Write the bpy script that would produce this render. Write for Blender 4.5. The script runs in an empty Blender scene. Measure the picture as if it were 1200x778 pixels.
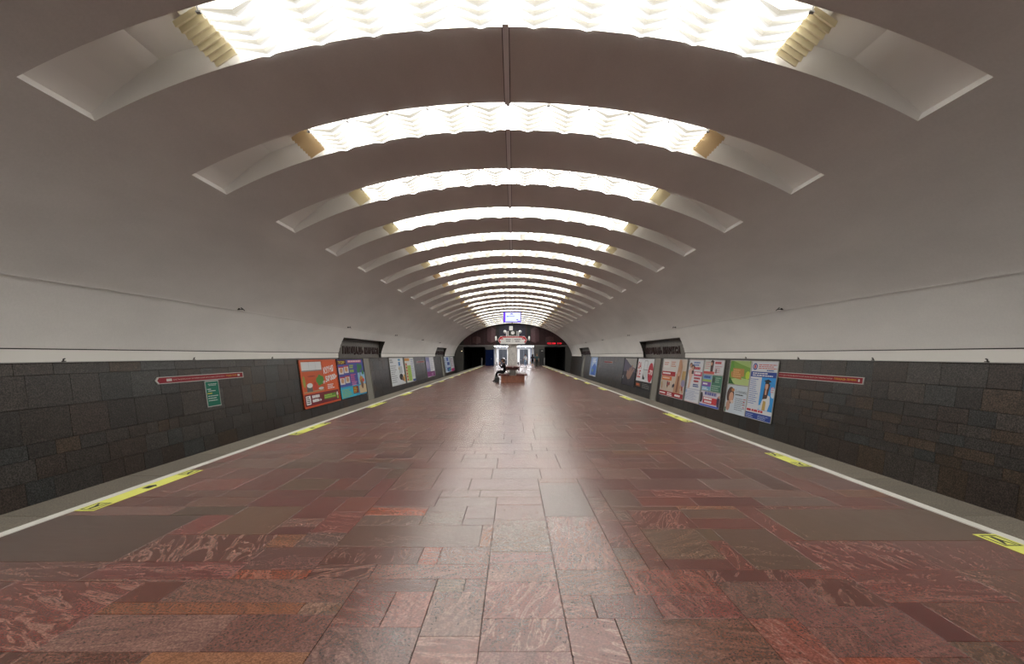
import bpy, bmesh, math, random
from mathutils import Vector, Matrix
random.seed(7)
scene = bpy.context.scene
C = scene.collection

def ordn(n):
    w=['','first','second','third','fourth','fifth','sixth','seventh','eighth','ninth','tenth','eleventh','twelfth','thirteenth','fourteenth','fifteenth','sixteenth','seventeenth','eighteenth','nineteenth','twentieth']
    return w[n] if n<=20 else 'twenty-'+w[n-20]
# ------------------------------------------------------------------ camera
EYE = 1.593
cam_data = bpy.data.cameras.new('camera')
cam = bpy.data.objects.new('camera', cam_data); C.objects.link(cam)
cam.location = (0.111, 0.0, EYE)
cam.rotation_euler = (math.pi/2, 0, 0)
cam_data.sensor_width = 36.0; cam_data.lens = 18.0
cam_data.shift_x = -2.2/1200; cam_data.shift_y = 27.1/1200
cam_data.clip_start = 0.05; cam_data.clip_end = 300
scene.camera = cam
# ------------------------------------------------------------------ world, exposure
world = bpy.data.worlds.new('world'); scene.world = world
world.use_nodes = True
world.node_tree.nodes['Background'].inputs[0].default_value = (0.9, 0.95, 1, 1)
world.node_tree.nodes['Background'].inputs[1].default_value = 0.02
scene.view_settings.view_transform = 'Standard'
scene.view_settings.look = 'None'
scene.view_settings.gamma = 1.0
scene.view_settings.use_curve_mapping = False
scene.view_settings.exposure = 0.0
LAMP = 22.5            # radiance of the lit diffuser pleats
scene.cycles.max_bounces = 8
scene.cycles.diffuse_bounces = 5

# ------------------------------------------------------------------ helpers
def obj(name, me, mat=None, parent=None, loc=None):
    o = bpy.data.objects.new(name, me); C.objects.link(o)
    if mat is not None and me is not None and len(me.materials) == 0:
        me.materials.append(mat)
    if parent is not None: o.parent = parent
    if loc is not None: o.location = loc
    return o
def tag(o, label=None, cat=None, group=None, kind=None):
    if label: o['label'] = label
    if cat: o['category'] = cat
    if group: o['group'] = group
    if kind: o['kind'] = kind
    return o
def thing(name, label, cat, loc=(0,0,0), rz=0, group=None):
    e = bpy.data.objects.new(name, None); C.objects.link(e)
    e.empty_display_size = 0.1
    e.location = loc; e.rotation_euler = (0,0,rz)
    return tag(e, label, cat, group)
def copy_tree(o, parent=None):
    c = o.copy(); C.objects.link(c)
    if parent is not None: c.parent = parent
    for ch in list(o.children): copy_tree(ch, c)
    return c

class MB:
    """collects polygons; build() gives one mesh object"""
    def __init__(s): s.v=[]; s.f=[]; s.c=[]; s.m=[]
    def add(s, vs, fs, col=None, mi=0):
        b=len(s.v); s.v += [tuple(p) for p in vs]
        for f in fs:
            s.f.append([i+b for i in f]); s.c.append(col); s.m.append(mi)
    def quad(s, a,b,c,d, col=None, mi=0): s.add([a,b,c,d],[(0,1,2,3)],col,mi)
    def box(s, x0,x1,y0,y1,z0,z1, col=None, mi=0, M=None):
        vs=[Vector(p) for p in ((x0,y0,z0),(x1,y0,z0),(x1,y1,z0),(x0,y1,z0),(x0,y0,z1),(x1,y0,z1),(x1,y1,z1),(x0,y1,z1))]
        if M: vs=[M@p for p in vs]
        s.add(vs,[(0,3,2,1),(4,5,6,7),(0,1,5,4),(1,2,6,5),(2,3,7,6),(3,0,4,7)],col,mi); return s
    def bbox(s, x0,x1,y0,y1,z0,z1, b=0.01, col=None, mi=0):
        """box with chamfered top edges"""
        vs=[(x0,y0,z0),(x1,y0,z0),(x1,y1,z0),(x0,y1,z0),(x0,y0,z1-b),(x1,y0,z1-b),(x1,y1,z1-b),(x0,y1,z1-b),
            (x0+b,y0+b,z1),(x1-b,y0+b,z1),(x1-b,y1-b,z1),(x0+b,y1-b,z1)]
        fs=[(0,3,2,1),(0,1,5,4),(1,2,6,5),(2,3,7,6),(3,0,4,7),(4,5,9,8),(5,6,10,9),(6,7,11,10),(7,4,8,11),(8,9,10,11)]
        s.add(vs,fs,col,mi); return s
    def tube(s, pts, r, n=8, col=None, mi=0, cap=True):
        pts=[Vector(p) for p in pts]; rings=[]
        for i,p in enumerate(pts):
            d=(pts[min(i+1,len(pts)-1)]-pts[max(i-1,0)]).normalized()
            a=d.orthogonal().normalized() if i==0 else (a-d*a.dot(d)).normalized()
            b=d.cross(a); rr=r[i] if isinstance(r,(list,tuple)) else r
            rings.append([p+(a*math.cos(2*math.pi*k/n)+b*math.sin(2*math.pi*k/n))*rr for k in range(n)])
        vs=[q for R in rings for q in R]; fs=[]
        for i in range(len(pts)-1):
            for k in range(n):
                k2=(k+1)%n; fs.append((i*n+k,i*n+k2,(i+1)*n+k2,(i+1)*n+k))
        if cap:
            fs.append(tuple(range(n-1,-1,-1))); fs.append(tuple((len(pts)-1)*n+k for k in range(n)))
        s.add(vs,fs,col,mi); return s
    def mesh(s, name, mats=None, smooth=False):
        me=bpy.data.meshes.new(name); me.from_pydata(s.v,[],s.f)
        if mats:
            for m in (mats if isinstance(mats,(list,tuple)) else [mats]): me.materials.append(m)
        if any(s.m): me.polygons.foreach_set('material_index', s.m)
        if any(c is not None for c in s.c):
            at=me.color_attributes.new('col','FLOAT_COLOR','CORNER'); data=[]
            for f,c in zip(s.f,s.c):
                c=c or (1,1,1); c=tuple(c)+((1,) if len(c)==3 else ())
                for _ in f: data.extend(c)
            at.data.foreach_set('color', data)
        if smooth: me.polygons.foreach_set('use_smooth',[True]*len(me.polygons))
        me.update(); return me
    def build(s, name, mats, parent=None, smooth=False, loc=None):
        return obj(name, s.mesh(name, mats, smooth), None, parent, loc)

# ------------------------------------------------------------------ materials
def mat(name, col, rough=0.5, metal=0.0, spec=0.5, emit=0.0, ecol=None):
    m=bpy.data.materials.new(name); m.use_nodes=True
    b=m.node_tree.nodes['Principled BSDF']
    b.inputs['Base Color'].default_value=(*col,1); b.inputs['Roughness'].default_value=rough
    b.inputs['Metallic'].default_value=metal; b.inputs['Specular IOR Level'].default_value=spec
    if emit:
        b.inputs['Emission Color'].default_value=(*(ecol or col),1); b.inputs['Emission Strength'].default_value=emit
    return m
def N(m, t, **kw):
    n=m.node_tree.nodes.new(t)
    for k,v in kw.items():
        if k in n.inputs: n.inputs[k].default_value=v
        else: setattr(n,k,v)
    return n
def L(m,a,b): m.node_tree.links.new(a,b)
def ramp(m, fac, stops):
    r=N(m,'ShaderNodeValToRGB'); L(m,fac,r.inputs[0]); e=r.color_ramp.elements
    while len(e)<len(stops): e.new(0.5)
    for i,(p,c) in enumerate(stops): e[i].position=p; e[i].color=(c,c,c,1) if not isinstance(c,tuple) else (*c,1)
    return r.outputs[0]
def mixc(m, fac, a, b, mode='MIX'):
    n=N(m,'ShaderNodeMix'); n.data_type='RGBA'; n.blend_type=mode
    for i,x in ((0,fac),(6,a),(7,b)):
        if isinstance(x,(int,float)): n.inputs[i].default_value=x
        elif isinstance(x,tuple): n.inputs[i].default_value=(*x,1)
        else: L(m,x,n.inputs[i])
    return n.outputs[2]

# painted plaster of the vault, slightly grimy
M_vault=mat('vault_plaster',(0.62,0.59,0.56),0.75,spec=0.25)
def _f():
    m=M_vault; b=m.node_tree.nodes['Principled BSDF']; g=N(m,'ShaderNodeNewGeometry')
    mp=N(m,'ShaderNodeMapping'); mp.inputs['Scale'].default_value=(1,0.35,1); L(m,g.outputs['Position'],mp.inputs[0])
    n=N(m,'ShaderNodeTexNoise',Scale=0.55,Detail=6.0,Roughness=0.6); L(m,mp.outputs[0],n.inputs['Vector'])
    n2=N(m,'ShaderNodeTexNoise',Scale=24.0,Detail=3.0); L(m,g.outputs['Position'],n2.inputs['Vector'])
    f=ramp(m,n.outputs['Fac'],[(0.3,0.84),(0.7,1.0)])
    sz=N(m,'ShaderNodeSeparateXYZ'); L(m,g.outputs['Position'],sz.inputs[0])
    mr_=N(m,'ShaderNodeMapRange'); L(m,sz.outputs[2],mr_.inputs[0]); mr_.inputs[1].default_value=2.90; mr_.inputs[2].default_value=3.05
    paint=mixc(m,mr_.outputs[0],(0.745,0.72,0.69),(0.665,0.63,0.60))      # lighter tone below the cable line
    c=mixc(m,1.0,paint,f,'MULTIPLY')
    f2=ramp(m,n2.outputs['Fac'],[(0.3,0.95),(0.7,1.0)])
    c=mixc(m,1.0,c,f2,'MULTIPLY'); L(m,c,b.inputs['Base Color'])
    bp=N(m,'ShaderNodeBump',Strength=0.08,Distance=0.02); L(m,n2.outputs['Fac'],bp.inputs['Height']); L(m,bp.outputs[0],b.inputs['Normal'])
_f()
M_recess=mat('recess_paint',(0.70,0.68,0.65),0.7,spec=0.25)
M_band=mat('white_band',(0.70,0.68,0.64),0.6)
M_lip=mat('lip_metal',(0.35,0.34,0.33),0.45,metal=0.3)
M_dark=mat('dark_gap',(0.02,0.018,0.016),0.8)
M_black=mat('black',(0.012,0.012,0.013),0.6)
M_white=mat('white_paint',(0.7,0.7,0.68),0.5)
M_grey=mat('grey_metal',(0.3,0.3,0.3),0.4,metal=0.6)
M_strip=mat('conduit_metal',(0.72,0.70,0.70),0.45)
M_bracket=mat('dark_bracket',(0.05,0.045,0.04),0.6)

def stone_mat(name, rough, speck, vein, spec=0.5, gloss_var=0.1, bump=0.02, grain=55.0):
    """polished stone: base colour and vein amount (alpha) come from the slab itself"""
    m=mat(name,(0.2,0.1,0.1),rough,spec=spec); b=m.node_tree.nodes['Principled BSDF']
    at=N(m,'ShaderNodeAttribute'); at.attribute_name='col'
    of=N(m,'ShaderNodeAttribute'); of.attribute_name='seed'
    g=N(m,'ShaderNodeNewGeometry')
    ad=N(m,'ShaderNodeVectorMath'); ad.operation='ADD'; L(m,g.outputs['Position'],ad.inputs[0]); L(m,of.outputs['Vector'],ad.inputs[1])
    # flow-like veins: noise stretched along a slab dependent direction
    ro=N(m,'ShaderNodeVectorRotate'); ro.rotation_type='Z_AXIS'; L(m,ad.outputs[0],ro.inputs['Vector'])
    sp=N(m,'ShaderNodeSeparateXYZ'); L(m,of.outputs['Vector'],sp.inputs[0]); L(m,sp.outputs[2],ro.inputs['Angle'])
    mp=N(m,'ShaderNodeMapping'); mp.inputs['Scale'].default_value=(1.0,4.2,2.0); L(m,ro.outputs[0],mp.inputs[0])
    n1=N(m,'ShaderNodeTexNoise',Scale=1.5,Detail=5.0,Roughness=0.62,Distortion=1.6); L(m,mp.outputs[0],n1.inputs['Vector'])
    n2=N(m,'ShaderNodeTexNoise',Scale=grain,Detail=3.0,Roughness=0.75); L(m,ad.outputs[0],n2.inputs['Vector'])
    n3=N(m,'ShaderNodeTexNoise',Scale=3.0,Detail=4.0,Distortion=0.8); L(m,mp.outputs[0],n3.inputs['Vector'])
    # band: light veins in a narrow window of n1
    vn=ramp(m,n1.outputs['Fac'],[(0.50,0.0),(0.545,1.0),(0.575,0.25),(0.62,0.0)])
    mu=N(m,'ShaderNodeMath'); mu.operation='MULTIPLY'; L(m,vn,mu.inputs[0]); L(m,at.outputs['Alpha'],mu.inputs[1])
    mu2=N(m,'ShaderNodeMath'); mu2.operation='MULTIPLY'; L(m,mu.outputs[0],mu2.inputs[0]); mu2.inputs[1].default_value=vein
    tone=ramp(m,n3.outputs['Fac'],[(0.25,0.62),(0.5,1.0),(0.78,1.32)])
    c=mixc(m,0.75,at.outputs['Color'],tone,'MULTIPLY')
    c=mixc(m,mu2.outputs[0],c,(0.24,0.135,0.105))
    sk=ramp(m,n2.outputs['Fac'],[(0.40,1.0-speck),(0.5,1.0),(0.60,1.0+speck*1.6)])
    c=mixc(m,1.0,c,sk,'MULTIPLY'); L(m,c,b.inputs['Base Color'])
    rr=N(m,'ShaderNodeMapRange'); L(m,n3.outputs['Fac'],rr.inputs[0])
    rr.inputs[3].default_value=rough-gloss_var; rr.inputs[4].default_value=rough+gloss_var; L(m,rr.outputs[0],b.inputs['Roughness'])
    if bump:
        bp=N(m,'ShaderNodeBump',Strength=bump,Distance=0.01); L(m,n2.outputs['Fac'],bp.inputs['Height']); L(m,bp.outputs[0],b.inputs['Normal'])
    return m
M_floor=stone_mat('floor_granite',0.24,0.26,0.70,spec=0.62,gloss_var=0.05,bump=0.0,grain=70.0)
M_wallstone=stone_mat('wall_granite',0.36,0.62,0.0,spec=0.4,bump=0.05,grain=38.0)
M_edge=stone_mat('edge_granite',0.55,0.3,0.0,spec=0.35,bump=0.05)
M_joint=mat('joint_mortar',(0.075,0.048,0.042),0.5)
M_wjoint=mat('wall_mortar',(0.012,0.010,0.009),0.9)
def print_mat(name, rough=0.45, emit=0.0, spec=0.4):
    m=mat(name,(1,1,1),rough,spec=spec); b=m.node_tree.nodes['Principled BSDF']
    at=N(m,'ShaderNodeAttribute'); at.attribute_name='col'
    if not emit: L(m,at.outputs['Color'],b.inputs['Base Color'])
    else: b.inputs['Base Color'].default_value=(.02,.02,.02,1)
    if emit:
        L(m,at.outputs['Color'],b.inputs['Emission Color']); b.inputs['Emission Strength'].default_value=emit
    return m
M_print=print_mat('printed_paper',.55,spec=.25); M_screen=print_mat('screen_glow',0.3,1.15)
M_led=mat('led_red',(0.3,0.0,0.01),0.5,emit=1.1,ecol=(1.0,0.01,0.03))

# slab meshes carry 'col' (rgb + vein amount) and 'seed' per corner
def add_seed(me, seeds_per_face):
    at=me.attributes.new('seed','FLOAT_VECTOR','CORNER'); d=[]
    for p,sd in zip(me.polygons,seeds_per_face):
        for _ in range(p.loop_total): d.extend(sd)
    at.data.foreach_set('vector', d)

# ------------------------------------------------------------------ dimensions
HALF=5.0; WTOP=1.45; WX=9.0; LEAN=0.14
ELA=9.03; ELB=5.38; ELZ=EYE-0.55
YB=-9.0; YE=78.3
def ell(th): return (-ELA*math.cos(th), ELZ+ELB*math.sin(th))
def th_x(x): return math.acos(-x/ELA)
def th_z(z): return math.asin((z-ELZ)/ELB)
def wall_x(z): return WX-LEAN*(WTOP-z)
NICHES=[(26.5,35.0),(59.0,67.2)]; NZ=2.50
S0=6.34; SP=3.45; SW=1.19; SEND=6.05
slots=[(S0+SP*k, S0+SP*k+SW) for k in range(-4,21) if S0+SP*k+SW<YE-0.3]

# ------------------------------------------------------------------ floor
floor=MB().box(-HALF+0.01,HALF-0.01,YB,YE+14,-1.15,-0.014).build('floor',M_joint); tag(floor,kind='structure')
KIND0={'darkred':(.120,.045,.040),'red':(.165,.062,.052),'pinkgrey':(.170,.105,.092),'brown':(.135,.075,.058),'olive':(.115,.090,.064),
      'grey':(.140,.115,.100),'tan':(.235,.125,.068),'orange':(.27,.085,.045),'maroon':(.085,.028,.028),'vein':(.205,.085,.070)}
_mean=(.150,.078,.064)
KIND={k:tuple((a*.74+m*.26)*q for a,m,q in zip(c,_mean,(.62,.48,.44))) for k,c in KIND0.items()}
manual=[ # x0,x1,y0,y1,kind,vein : the slabs nearest the photographer
(-.10,.40,4.95,5.45,'vein',.3),(-.10,.40,4.15,4.95,'grey',0),(-.10,.40,3.90,4.15,'pinkgrey',.3),(-.10,.40,3.60,3.90,'pinkgrey',.4),
(-.10,.40,3.10,3.60,'vein',.7),(-.10,.40,2.75,3.10,'vein',1),(-.10,.40,2.30,2.75,'pinkgrey',.5),
(.40,.90,5.05,6.40,'grey',0),(.40,.90,3.80,5.05,'pinkgrey',.6),(.40,.90,3.40,3.80,'brown',.5),(.90,1.50,3.40,3.80,'red',.4),
(.40,.60,3.10,3.40,'vein',.6),(.60,1.00,3.10,3.40,'darkred',.3),(1.00,1.50,3.10,3.40,'darkred',.5),(.40,.70,2.30,3.10,'vein',1),(.70,1.50,2.30,3.10,'brown',.3),
(.90,1.10,4.95,5.30,'pinkgrey',.6),(.90,1.10,4.25,4.95,'red',.5),(.90,1.10,4.00,4.25,'grey',0),(.90,1.10,3.80,4.00,'pinkgrey',.3),
(1.10,1.25,4.95,5.25,'grey',.4),(1.10,1.25,3.80,4.95,'red',.5),(1.25,1.75,4.00,4.70,'olive',0),(1.25,1.75,3.80,4.00,'red',.1),
(1.75,1.90,3.80,4.40,'vein',.4),(1.90,2.40,3.80,4.70,'olive',0),(1.75,1.90,4.40,4.70,'olive',0),(1.25,1.80,4.70,5.25,'red',.5),(1.80,2.40,4.70,5.00,'darkred',.1),(1.80,2.40,5.00,5.30,'olive',0),
(1.50,2.10,3.60,3.80,'darkred',.6),(2.10,2.50,3.65,3.80,'red',.4),(1.50,1.80,3.10,3.60,'pinkgrey',.1),(1.80,2.10,3.00,3.60,'pinkgrey',.1),(1.80,2.10,2.70,3.00,'pinkgrey',.3),
(1.50,1.80,2.30,3.10,'red',.6),(1.80,2.20,2.30,2.70,'orange',.3),(2.10,2.50,3.25,3.65,'darkred',.5),(2.10,2.50,2.70,3.25,'pinkgrey',.2),(2.20,2.50,2.30,2.70,'brown',.2),
(2.50,3.35,3.30,3.80,'red',.5),(3.35,4.38,3.30,3.80,'brown',.7),(2.40,3.30,3.80,4.40,'red',.8),(3.30,4.38,3.80,4.40,'brown',.3),
(2.50,2.70,2.85,3.30,'maroon',0),(2.70,3.90,2.85,3.30,'brown',.1),(2.50,2.75,2.30,2.85,'olive',0),(2.75,3.60,2.30,2.85,'darkred',.1),
(2.40,2.60,4.40,5.40,'red',.3),(2.60,4.38,4.40,5.30,'olive',.15),
(-1.40,-.20,4.25,4.80,'olive',0),(-.20,-.10,4.25,4.80,'tan',0),(-1.40,-.65,3.90,4.25,'darkred',.4),(-.65,-.50,3.90,4.25,'orange',.8),(-.50,-.10,3.90,4.25,'pinkgrey',.2),
(-1.40,-.95,3.65,3.90,'darkred',.8),(-.95,-.10,3.65,3.90,'pinkgrey',.4),(-1.00,-.45,3.45,3.65,'darkred',.3),(-.45,-.25,3.45,3.65,'grey',.6),(-.25,-.10,3.45,3.65,'pinkgrey',.1),
(-1.00,-.70,3.00,3.45,'darkred',.5),(-.70,-.45,3.00,3.45,'red',.3),(-.45,-.10,2.90,3.45,'pinkgrey',.5),(-1.00,-.45,2.30,3.00,'pinkgrey',.3),(-.45,-.10,2.30,2.90,'vein',1),
(-2.20,-1.00,3.30,3.65,'pinkgrey',.1),(-2.50,-1.25,3.15,3.30,'tan',.1),(-1.25,-1.00,3.15,3.30,'olive',.8),(-2.50,-1.60,2.75,3.15,'pinkgrey',.5),(-1.60,-1.00,2.75,3.15,'pinkgrey',.1),
(-1.85,-1.00,2.30,2.75,'tan',.1),(-2.50,-1.85,2.30,2.75,'brown',.3),(-3.40,-2.50,2.75,3.60,'red',1),(-4.38,-3.40,2.75,3.60,'darkred',.8),(-2.50,-2.20,3.30,3.60,'darkred',.3),
(-3.00,-2.00,3.95,4.55,'darkred',.9),(-3.00,-1.95,3.65,3.95,'darkred',.7),(-4.38,-3.00,3.95,5.10,'olive',.05),(-4.38,-3.00,3.60,3.95,'brown',.6),
(-1.95,-1.40,3.65,3.80,'orange',.6),(-1.95,-1.40,3.80,4.25,'pinkgrey',.1),(-2.00,-1.75,4.25,4.55,'tan',.0),(-1.75,-1.40,4.25,4.60,'grey',.4),(-2.10,-1.75,4.55,4.75,'maroon',.1),
(-1.75,-1.40,4.60,5.20,'red',.4),(-2.70,-2.10,4.55,5.40,'olive',0),(-3.00,-2.70,4.55,5.10,'red',.3),(-1.40,-.80,4.80,5.10,'grey',.1),(-.80,-.40,4.80,5.20,'grey',.2),(-1.40,-.80,5.10,5.35,'orange',.3)]
G=0.05; X0=-4.38; NXc=int(round(8.76/G)); Y0=0.0; Y1=77.9; NYc=int(round((Y1-Y0)/G))
occ=[bytearray(NXc) for _ in range(NYc)]
rects=[]
def cells(x0,x1,y0,y1): return (max(0,round((x0-X0)/G)),min(NXc,round((x1-X0)/G)),max(0,round((y0-Y0)/G)),min(NYc,round((y1-Y0)/G)))
for (x0,x1,y0,y1,k,vv) in manual:
    a,b,c,d=cells(x0,x1,y0,y1)
    # clip against already placed slabs
    if any(any(occ[j][a:b]) for j in range(c,d)):
        while b>a and any(occ[j][b-1] for j in range(c,d)): b-=1
        while b>a and any(occ[j][a] for j in range(c,d)): a+=1
        if b-a<2: continue
        if any(any(occ[j][a:b]) for j in range(c,d)): continue
    for j in range(c,d): occ[j][a:b]=b'\x01'*(b-a)
    rects.append((a,b,c,d,k,vv))
rs=random.Random(11)
kinds=['darkred']*6+['red']*8+['pinkgrey']*7+['brown']*9+['olive']*2+['grey']*2+['tan']+['maroon']+['vein']*3
bands=[]; bb=0
while bb<NYc: bb+=rs.choice((6,7,8,8,9,10,11,12)); bands.append(bb)
for j in range(NYc):
    i=0
    while i<NXc:
        if occ[j][i]: i+=1; continue
        run=0
        while i+run<NXc and not occ[j][i+run]: run+=1
        w=rs.choice((5,7,9,10,11,12,13,14,16,18,21,25)); 
        if run-w<4: w=run if run<=26 else run//2
        w=min(w,run)
        bi=next(q for q,bb in enumerate(bands) if bb>j); h=bands[min(bi+rs.choice((0,0,0,0,0,1)),len(bands)-1)]-j
        hh=0
        while hh<h and j+hh<NYc and not any(occ[j+hh][i:i+w]): hh+=1
        for q in range(j,j+hh): occ[q][i:i+w]=b'\x01'*w
        k=rs.choice(kinds); vv=rs.choice((0,.1,.3,.5,.8)) if k not in ('olive','grey','tan') else rs.choice((0,0,.2))
        rects.append((i,i+w,j,j+hh,k,vv)); i+=w
def slab_poly(mb, seeds, a,b,c,d,k,vv,R):
    g=0.0020
    x0=X0+a*G+g; x1=X0+b*G-g; y0=Y0+c*G+g; y1=Y0+d*G-g
    base=KIND[k]; f=R.uniform(.76,1.22); col=tuple(min(.6,x*f*R.uniform(.94,1.06)) for x in base)+(vv,)
    zt=R.uniform(-.0010,.0004); n0=len(mb.f)
    mb.bbox(x0,x1,y0,y1,-.014,zt,b=.0018,col=col)
    ang=math.pi/2*R.choice((0,1))+R.uniform(-.5,.5)
    sd=(R.uniform(0,90),R.uniform(0,90),ang)
    seeds.extend([sd]*(len(mb.f)-n0))
def shown(r):
    a,b,c,d=r[:4]; y0=max(Y0+c*G,2.6); y1=Y0+d*G
    if y1<=2.62: return 0
    w=(b-a)*G*600/((y0+y1)/2); h=955.8/y0-955.8/y1
    xc=(X0+(a+b)/2*G)*600/((y0+y1)/2)
    return w*h if abs(xc)<640 else w*h*.2
rects.sort(key=shown, reverse=True)
R=random.Random(5); rest=MB(); rseeds=[]
for n,r in enumerate(rects):
    if n<300:
        mb=MB(); sd=[]; slab_poly(mb,sd,*r,R); me=mb.mesh('floor_slab',M_floor); add_seed(me,sd); obj('floor_slab',me,None,floor)
    else: slab_poly(rest,rseeds,*r,R)
me=rest.mesh('floor_slab_field',M_floor); add_seed(me,rseeds)
tag(obj('floor_slab_field',me,None,floor),kind='stuff')
# hall floor beyond the platform end
hf=MB(); hs=[]
for i in range(11):
    for j in range(16):
        hf.bbox(-4.9+i*.9,-4.9+(i+1)*.9-.006,78.0+j*.9,78.0+(j+1)*.9-.006,-.014,0,b=.002,col=(.20,.13,.115,0)); hs+= [(i*3.1,j*2.7,0)]*10
me=hf.mesh('hall_floor_slabs',M_floor); add_seed(me,hs); tag(obj('hall_floor_slabs',me,None,floor),kind='stuff')
# platform edge: grey granite coping blocks and the white line
R=random.Random(3)
for s in (-1,1):
    mb=MB(); sd=[]
    y=-3.0
    while y<YE-.2:
        ln=min(R.uniform(1.3,1.9),YE-y); c=R.uniform(.9,1.1); col=(.115*c,.100*c,.078*c,0)
        x0,x1=(4.497,5.0)
        m1=MB(); sd=[]
        m1.bbox(min(s*x0,s*x1),max(s*x0,s*x1),y,y+ln-.004,-.20,.001,b=.004,col=col); sd=[(R.uniform(0,50),R.uniform(0,50),0)]*10
        me=m1.mesh('edge_block',M_edge); add_seed(me,sd); obj('edge_block',me,None,floor)
        y+=ln
M_line=mat('white_line_paint',(0.50,0.49,0.45),0.55)
for s in (-1,1):
    x0,x1=sorted((s*4.392,s*4.492))
    y=-3.0; R=random.Random(9)
    while y<YE-.5:
        MB().box(x0,x1,y,y+1.797,-.014,.0015).build('white_line_strip',M_line,floor); y+=1.8

# track beds
for s in (-1,1):
    n='left' if s<0 else 'right'
    x0,x1=sorted((s*4.99,s*8.66))
    tb=MB().box(x0,x1,YB,YE+16,-1.42,-1.18).build('floor_track_'+n,M_dark); tag(tb,kind='structure')

# ------------------------------------------------------------------ track walls with granite tiles
def wall_frame(s):
    up=Vector((s*LEAN,0,1)).normalized(); nrm=Vector((-s,0,LEAN)).normalized()   # nrm faces the platform
    def P(y,z,off=0.0):   # z = height on the wall plane
        p=Vector((s*wall_x(z),y,z)); return p+nrm*off
    return P
PL=wall_frame(-1); PR=wall_frame(1)
rowsL=[1.45,1.21,.59,-.05,-.33,-.72,-1.30]
rowsR=[1.45,.97,.55,.25,.03,-.19,-.40,-.62,-1.30]
WCOL=[(.037,.030,.025),(.040,.033,.028),(.029,.025,.022),(.034,.034,.032),(.046,.032,.022),(.036,.027,.022),(.040,.035,.031)]
walls={}
for s,rows,P,nm in ((-1,rowsL,PL,'left'),(1,rowsR,PR,'right')):
    mb=MB()
    a=[P(YB,WTOP,-.03),P(YE,WTOP,-.03),P(YE,-1.42,-.03),P(YB,-1.42,-.03)]
    b=[P(YB,WTOP,-.35),P(YE,WTOP,-.35),P(YE,-1.42,-.35),P(YB,-1.42,-.35)]
    mb.add(a+b,[(0,1,2,3),(7,6,5,4),(0,4,5,1),(1,5,6,2),(2,6,7,3),(3,7,4,0)])
    w=mb.build('wall_'+nm,M_wjoint); tag(w,kind='structure'); walls[s]=w
    R=random.Random(21+s); tiles=[]
    for r in range(len(rows)-1):
        z1,z0=rows[r],rows[r+1]; y=YB+R.uniform(0,.6)
        tall=z1-z0
        while y<YE-.02:
            ln=R.uniform(.55,1.15) if tall>.35 else R.uniform(.38,1.0)
            if r==0 and s<0: ln=R.uniform(.8,1.5)
            tiles.append((y,min(y+ln,YE),z0,z1)); y+=ln
    def area(t): 
        d=max(t[0],8.3); return ((t[1]-t[0])/d**2)*((t[3]-t[2])/d) if t[1]>8.3 else 0
    tiles.sort(key=area,reverse=True)
    rest=MB(); rs2=[]
    def tile(mb,sd,t):
        y0,y1,z0,z1=t; g=.003; pr=R.uniform(-.003,.002); c=R.choice(WCOL); f=R.uniform(.82,1.18); col=tuple(v*f for v in c)+(0,)
        A=[P(y0+g,z0+g,-.03),P(y1-g,z0+g,-.03),P(y1-g,z1-g,-.03),P(y0+g,z1-g,-.03)]
        e=.003
        B=[P(y0+g,z0+g,pr-e),P(y1-g,z0+g,pr-e),P(y1-g,z1-g,pr-e),P(y0+g,z1-g,pr-e)]
        D=[P(y0+g+e,z0+g+e,pr),P(y1-g-e,z0+g+e,pr),P(y1-g-e,z1-g-e,pr),P(y0+g+e,z1-g-e,pr)]
        fs=[]
        for k in range(4):
            k2=(k+1)%4; fs+=[(k,k2,4+k2,4+k),(4+k,4+k2,8+k2,8+k)]
        fs.append((8,9,10,11))
        if s>0: fs=[tuple(reversed(q)) for q in fs]
        mb.add(A+B+D,fs,col=col); sd.extend([(R.uniform(0,90),R.uniform(0,90),R.uniform(0,90))]*len(fs))
    for n,t in enumerate(tiles):
        if n<300:
            mb=MB(); sd=[]; tile(mb,sd,t); me=mb.mesh('granite_tile',M_wallstone); add_seed(me,sd); obj('granite_tile',me,None,w)
        else: tile(rest,rs2,t)
    me=rest.mesh('granite_tile_field',M_wallstone); add_seed(me,rs2); tag(obj('granite_tile_field',me,None,w),kind='stuff')

# pale pilasters (joint covers) on the walls
M_pil=mat('pilaster_concrete',(.20,.185,.155),.6)
for s,P in ((-1,PL),(1,PR)):
    for (ya,yb) in ((30.75,32.0),(63.2,64.8)):
        mb=MB()
        for (q0,q1,off) in ((ya,ya+(yb-ya)*.46,.05),(ya+(yb-ya)*.46,yb-.06,.035),(yb-.06,yb,.06)):
            A=[P(q0,WTOP-.02,0),P(q1,WTOP-.02,0),P(q1,-1.4,0),P(q0,-1.4,0)]; B=[P(q0,WTOP-.02,off),P(q1,WTOP-.02,off),P(q1,-1.4,off),P(q0,-1.4,off)]
            mb.add(A+B,[(4,5,6,7),(0,4,7,3),(1,2,6,5),(0,1,5,4)])
        mb.build('pilaster',M_pil,walls[s])

# white band between wall and vault, with lip
n_tr=0
for s in (-1,1):
    mb=MB(); segs=[]; y=YB
    for (na,nb) in NICHES: segs.append((y,na)); y=nb
    segs.append((y,YE))
    for (ya,yb) in segs:
        x0,x1=sorted((s*8.965,s*9.3)); mb.box(x0,x1,ya,yb,WTOP+.012,1.700)
    n_tr+=1
    t=mb.build('trim_%d'%n_tr,M_band); tag(t,kind='structure')
    mb=MB()
    for (ya,yb) in segs:
        x0,x1=sorted((s*8.955,s*9.3)); mb.box(x0,x1,ya,yb,WTOP-.004,WTOP+.012)
        x0,x1=sorted((s*8.99,s*9.3)); mb.box(x0,x1,ya,yb,1.698,1.726,mi=1)
    lip=mb.build('lip',[M_lip,M_dark],t)

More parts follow.
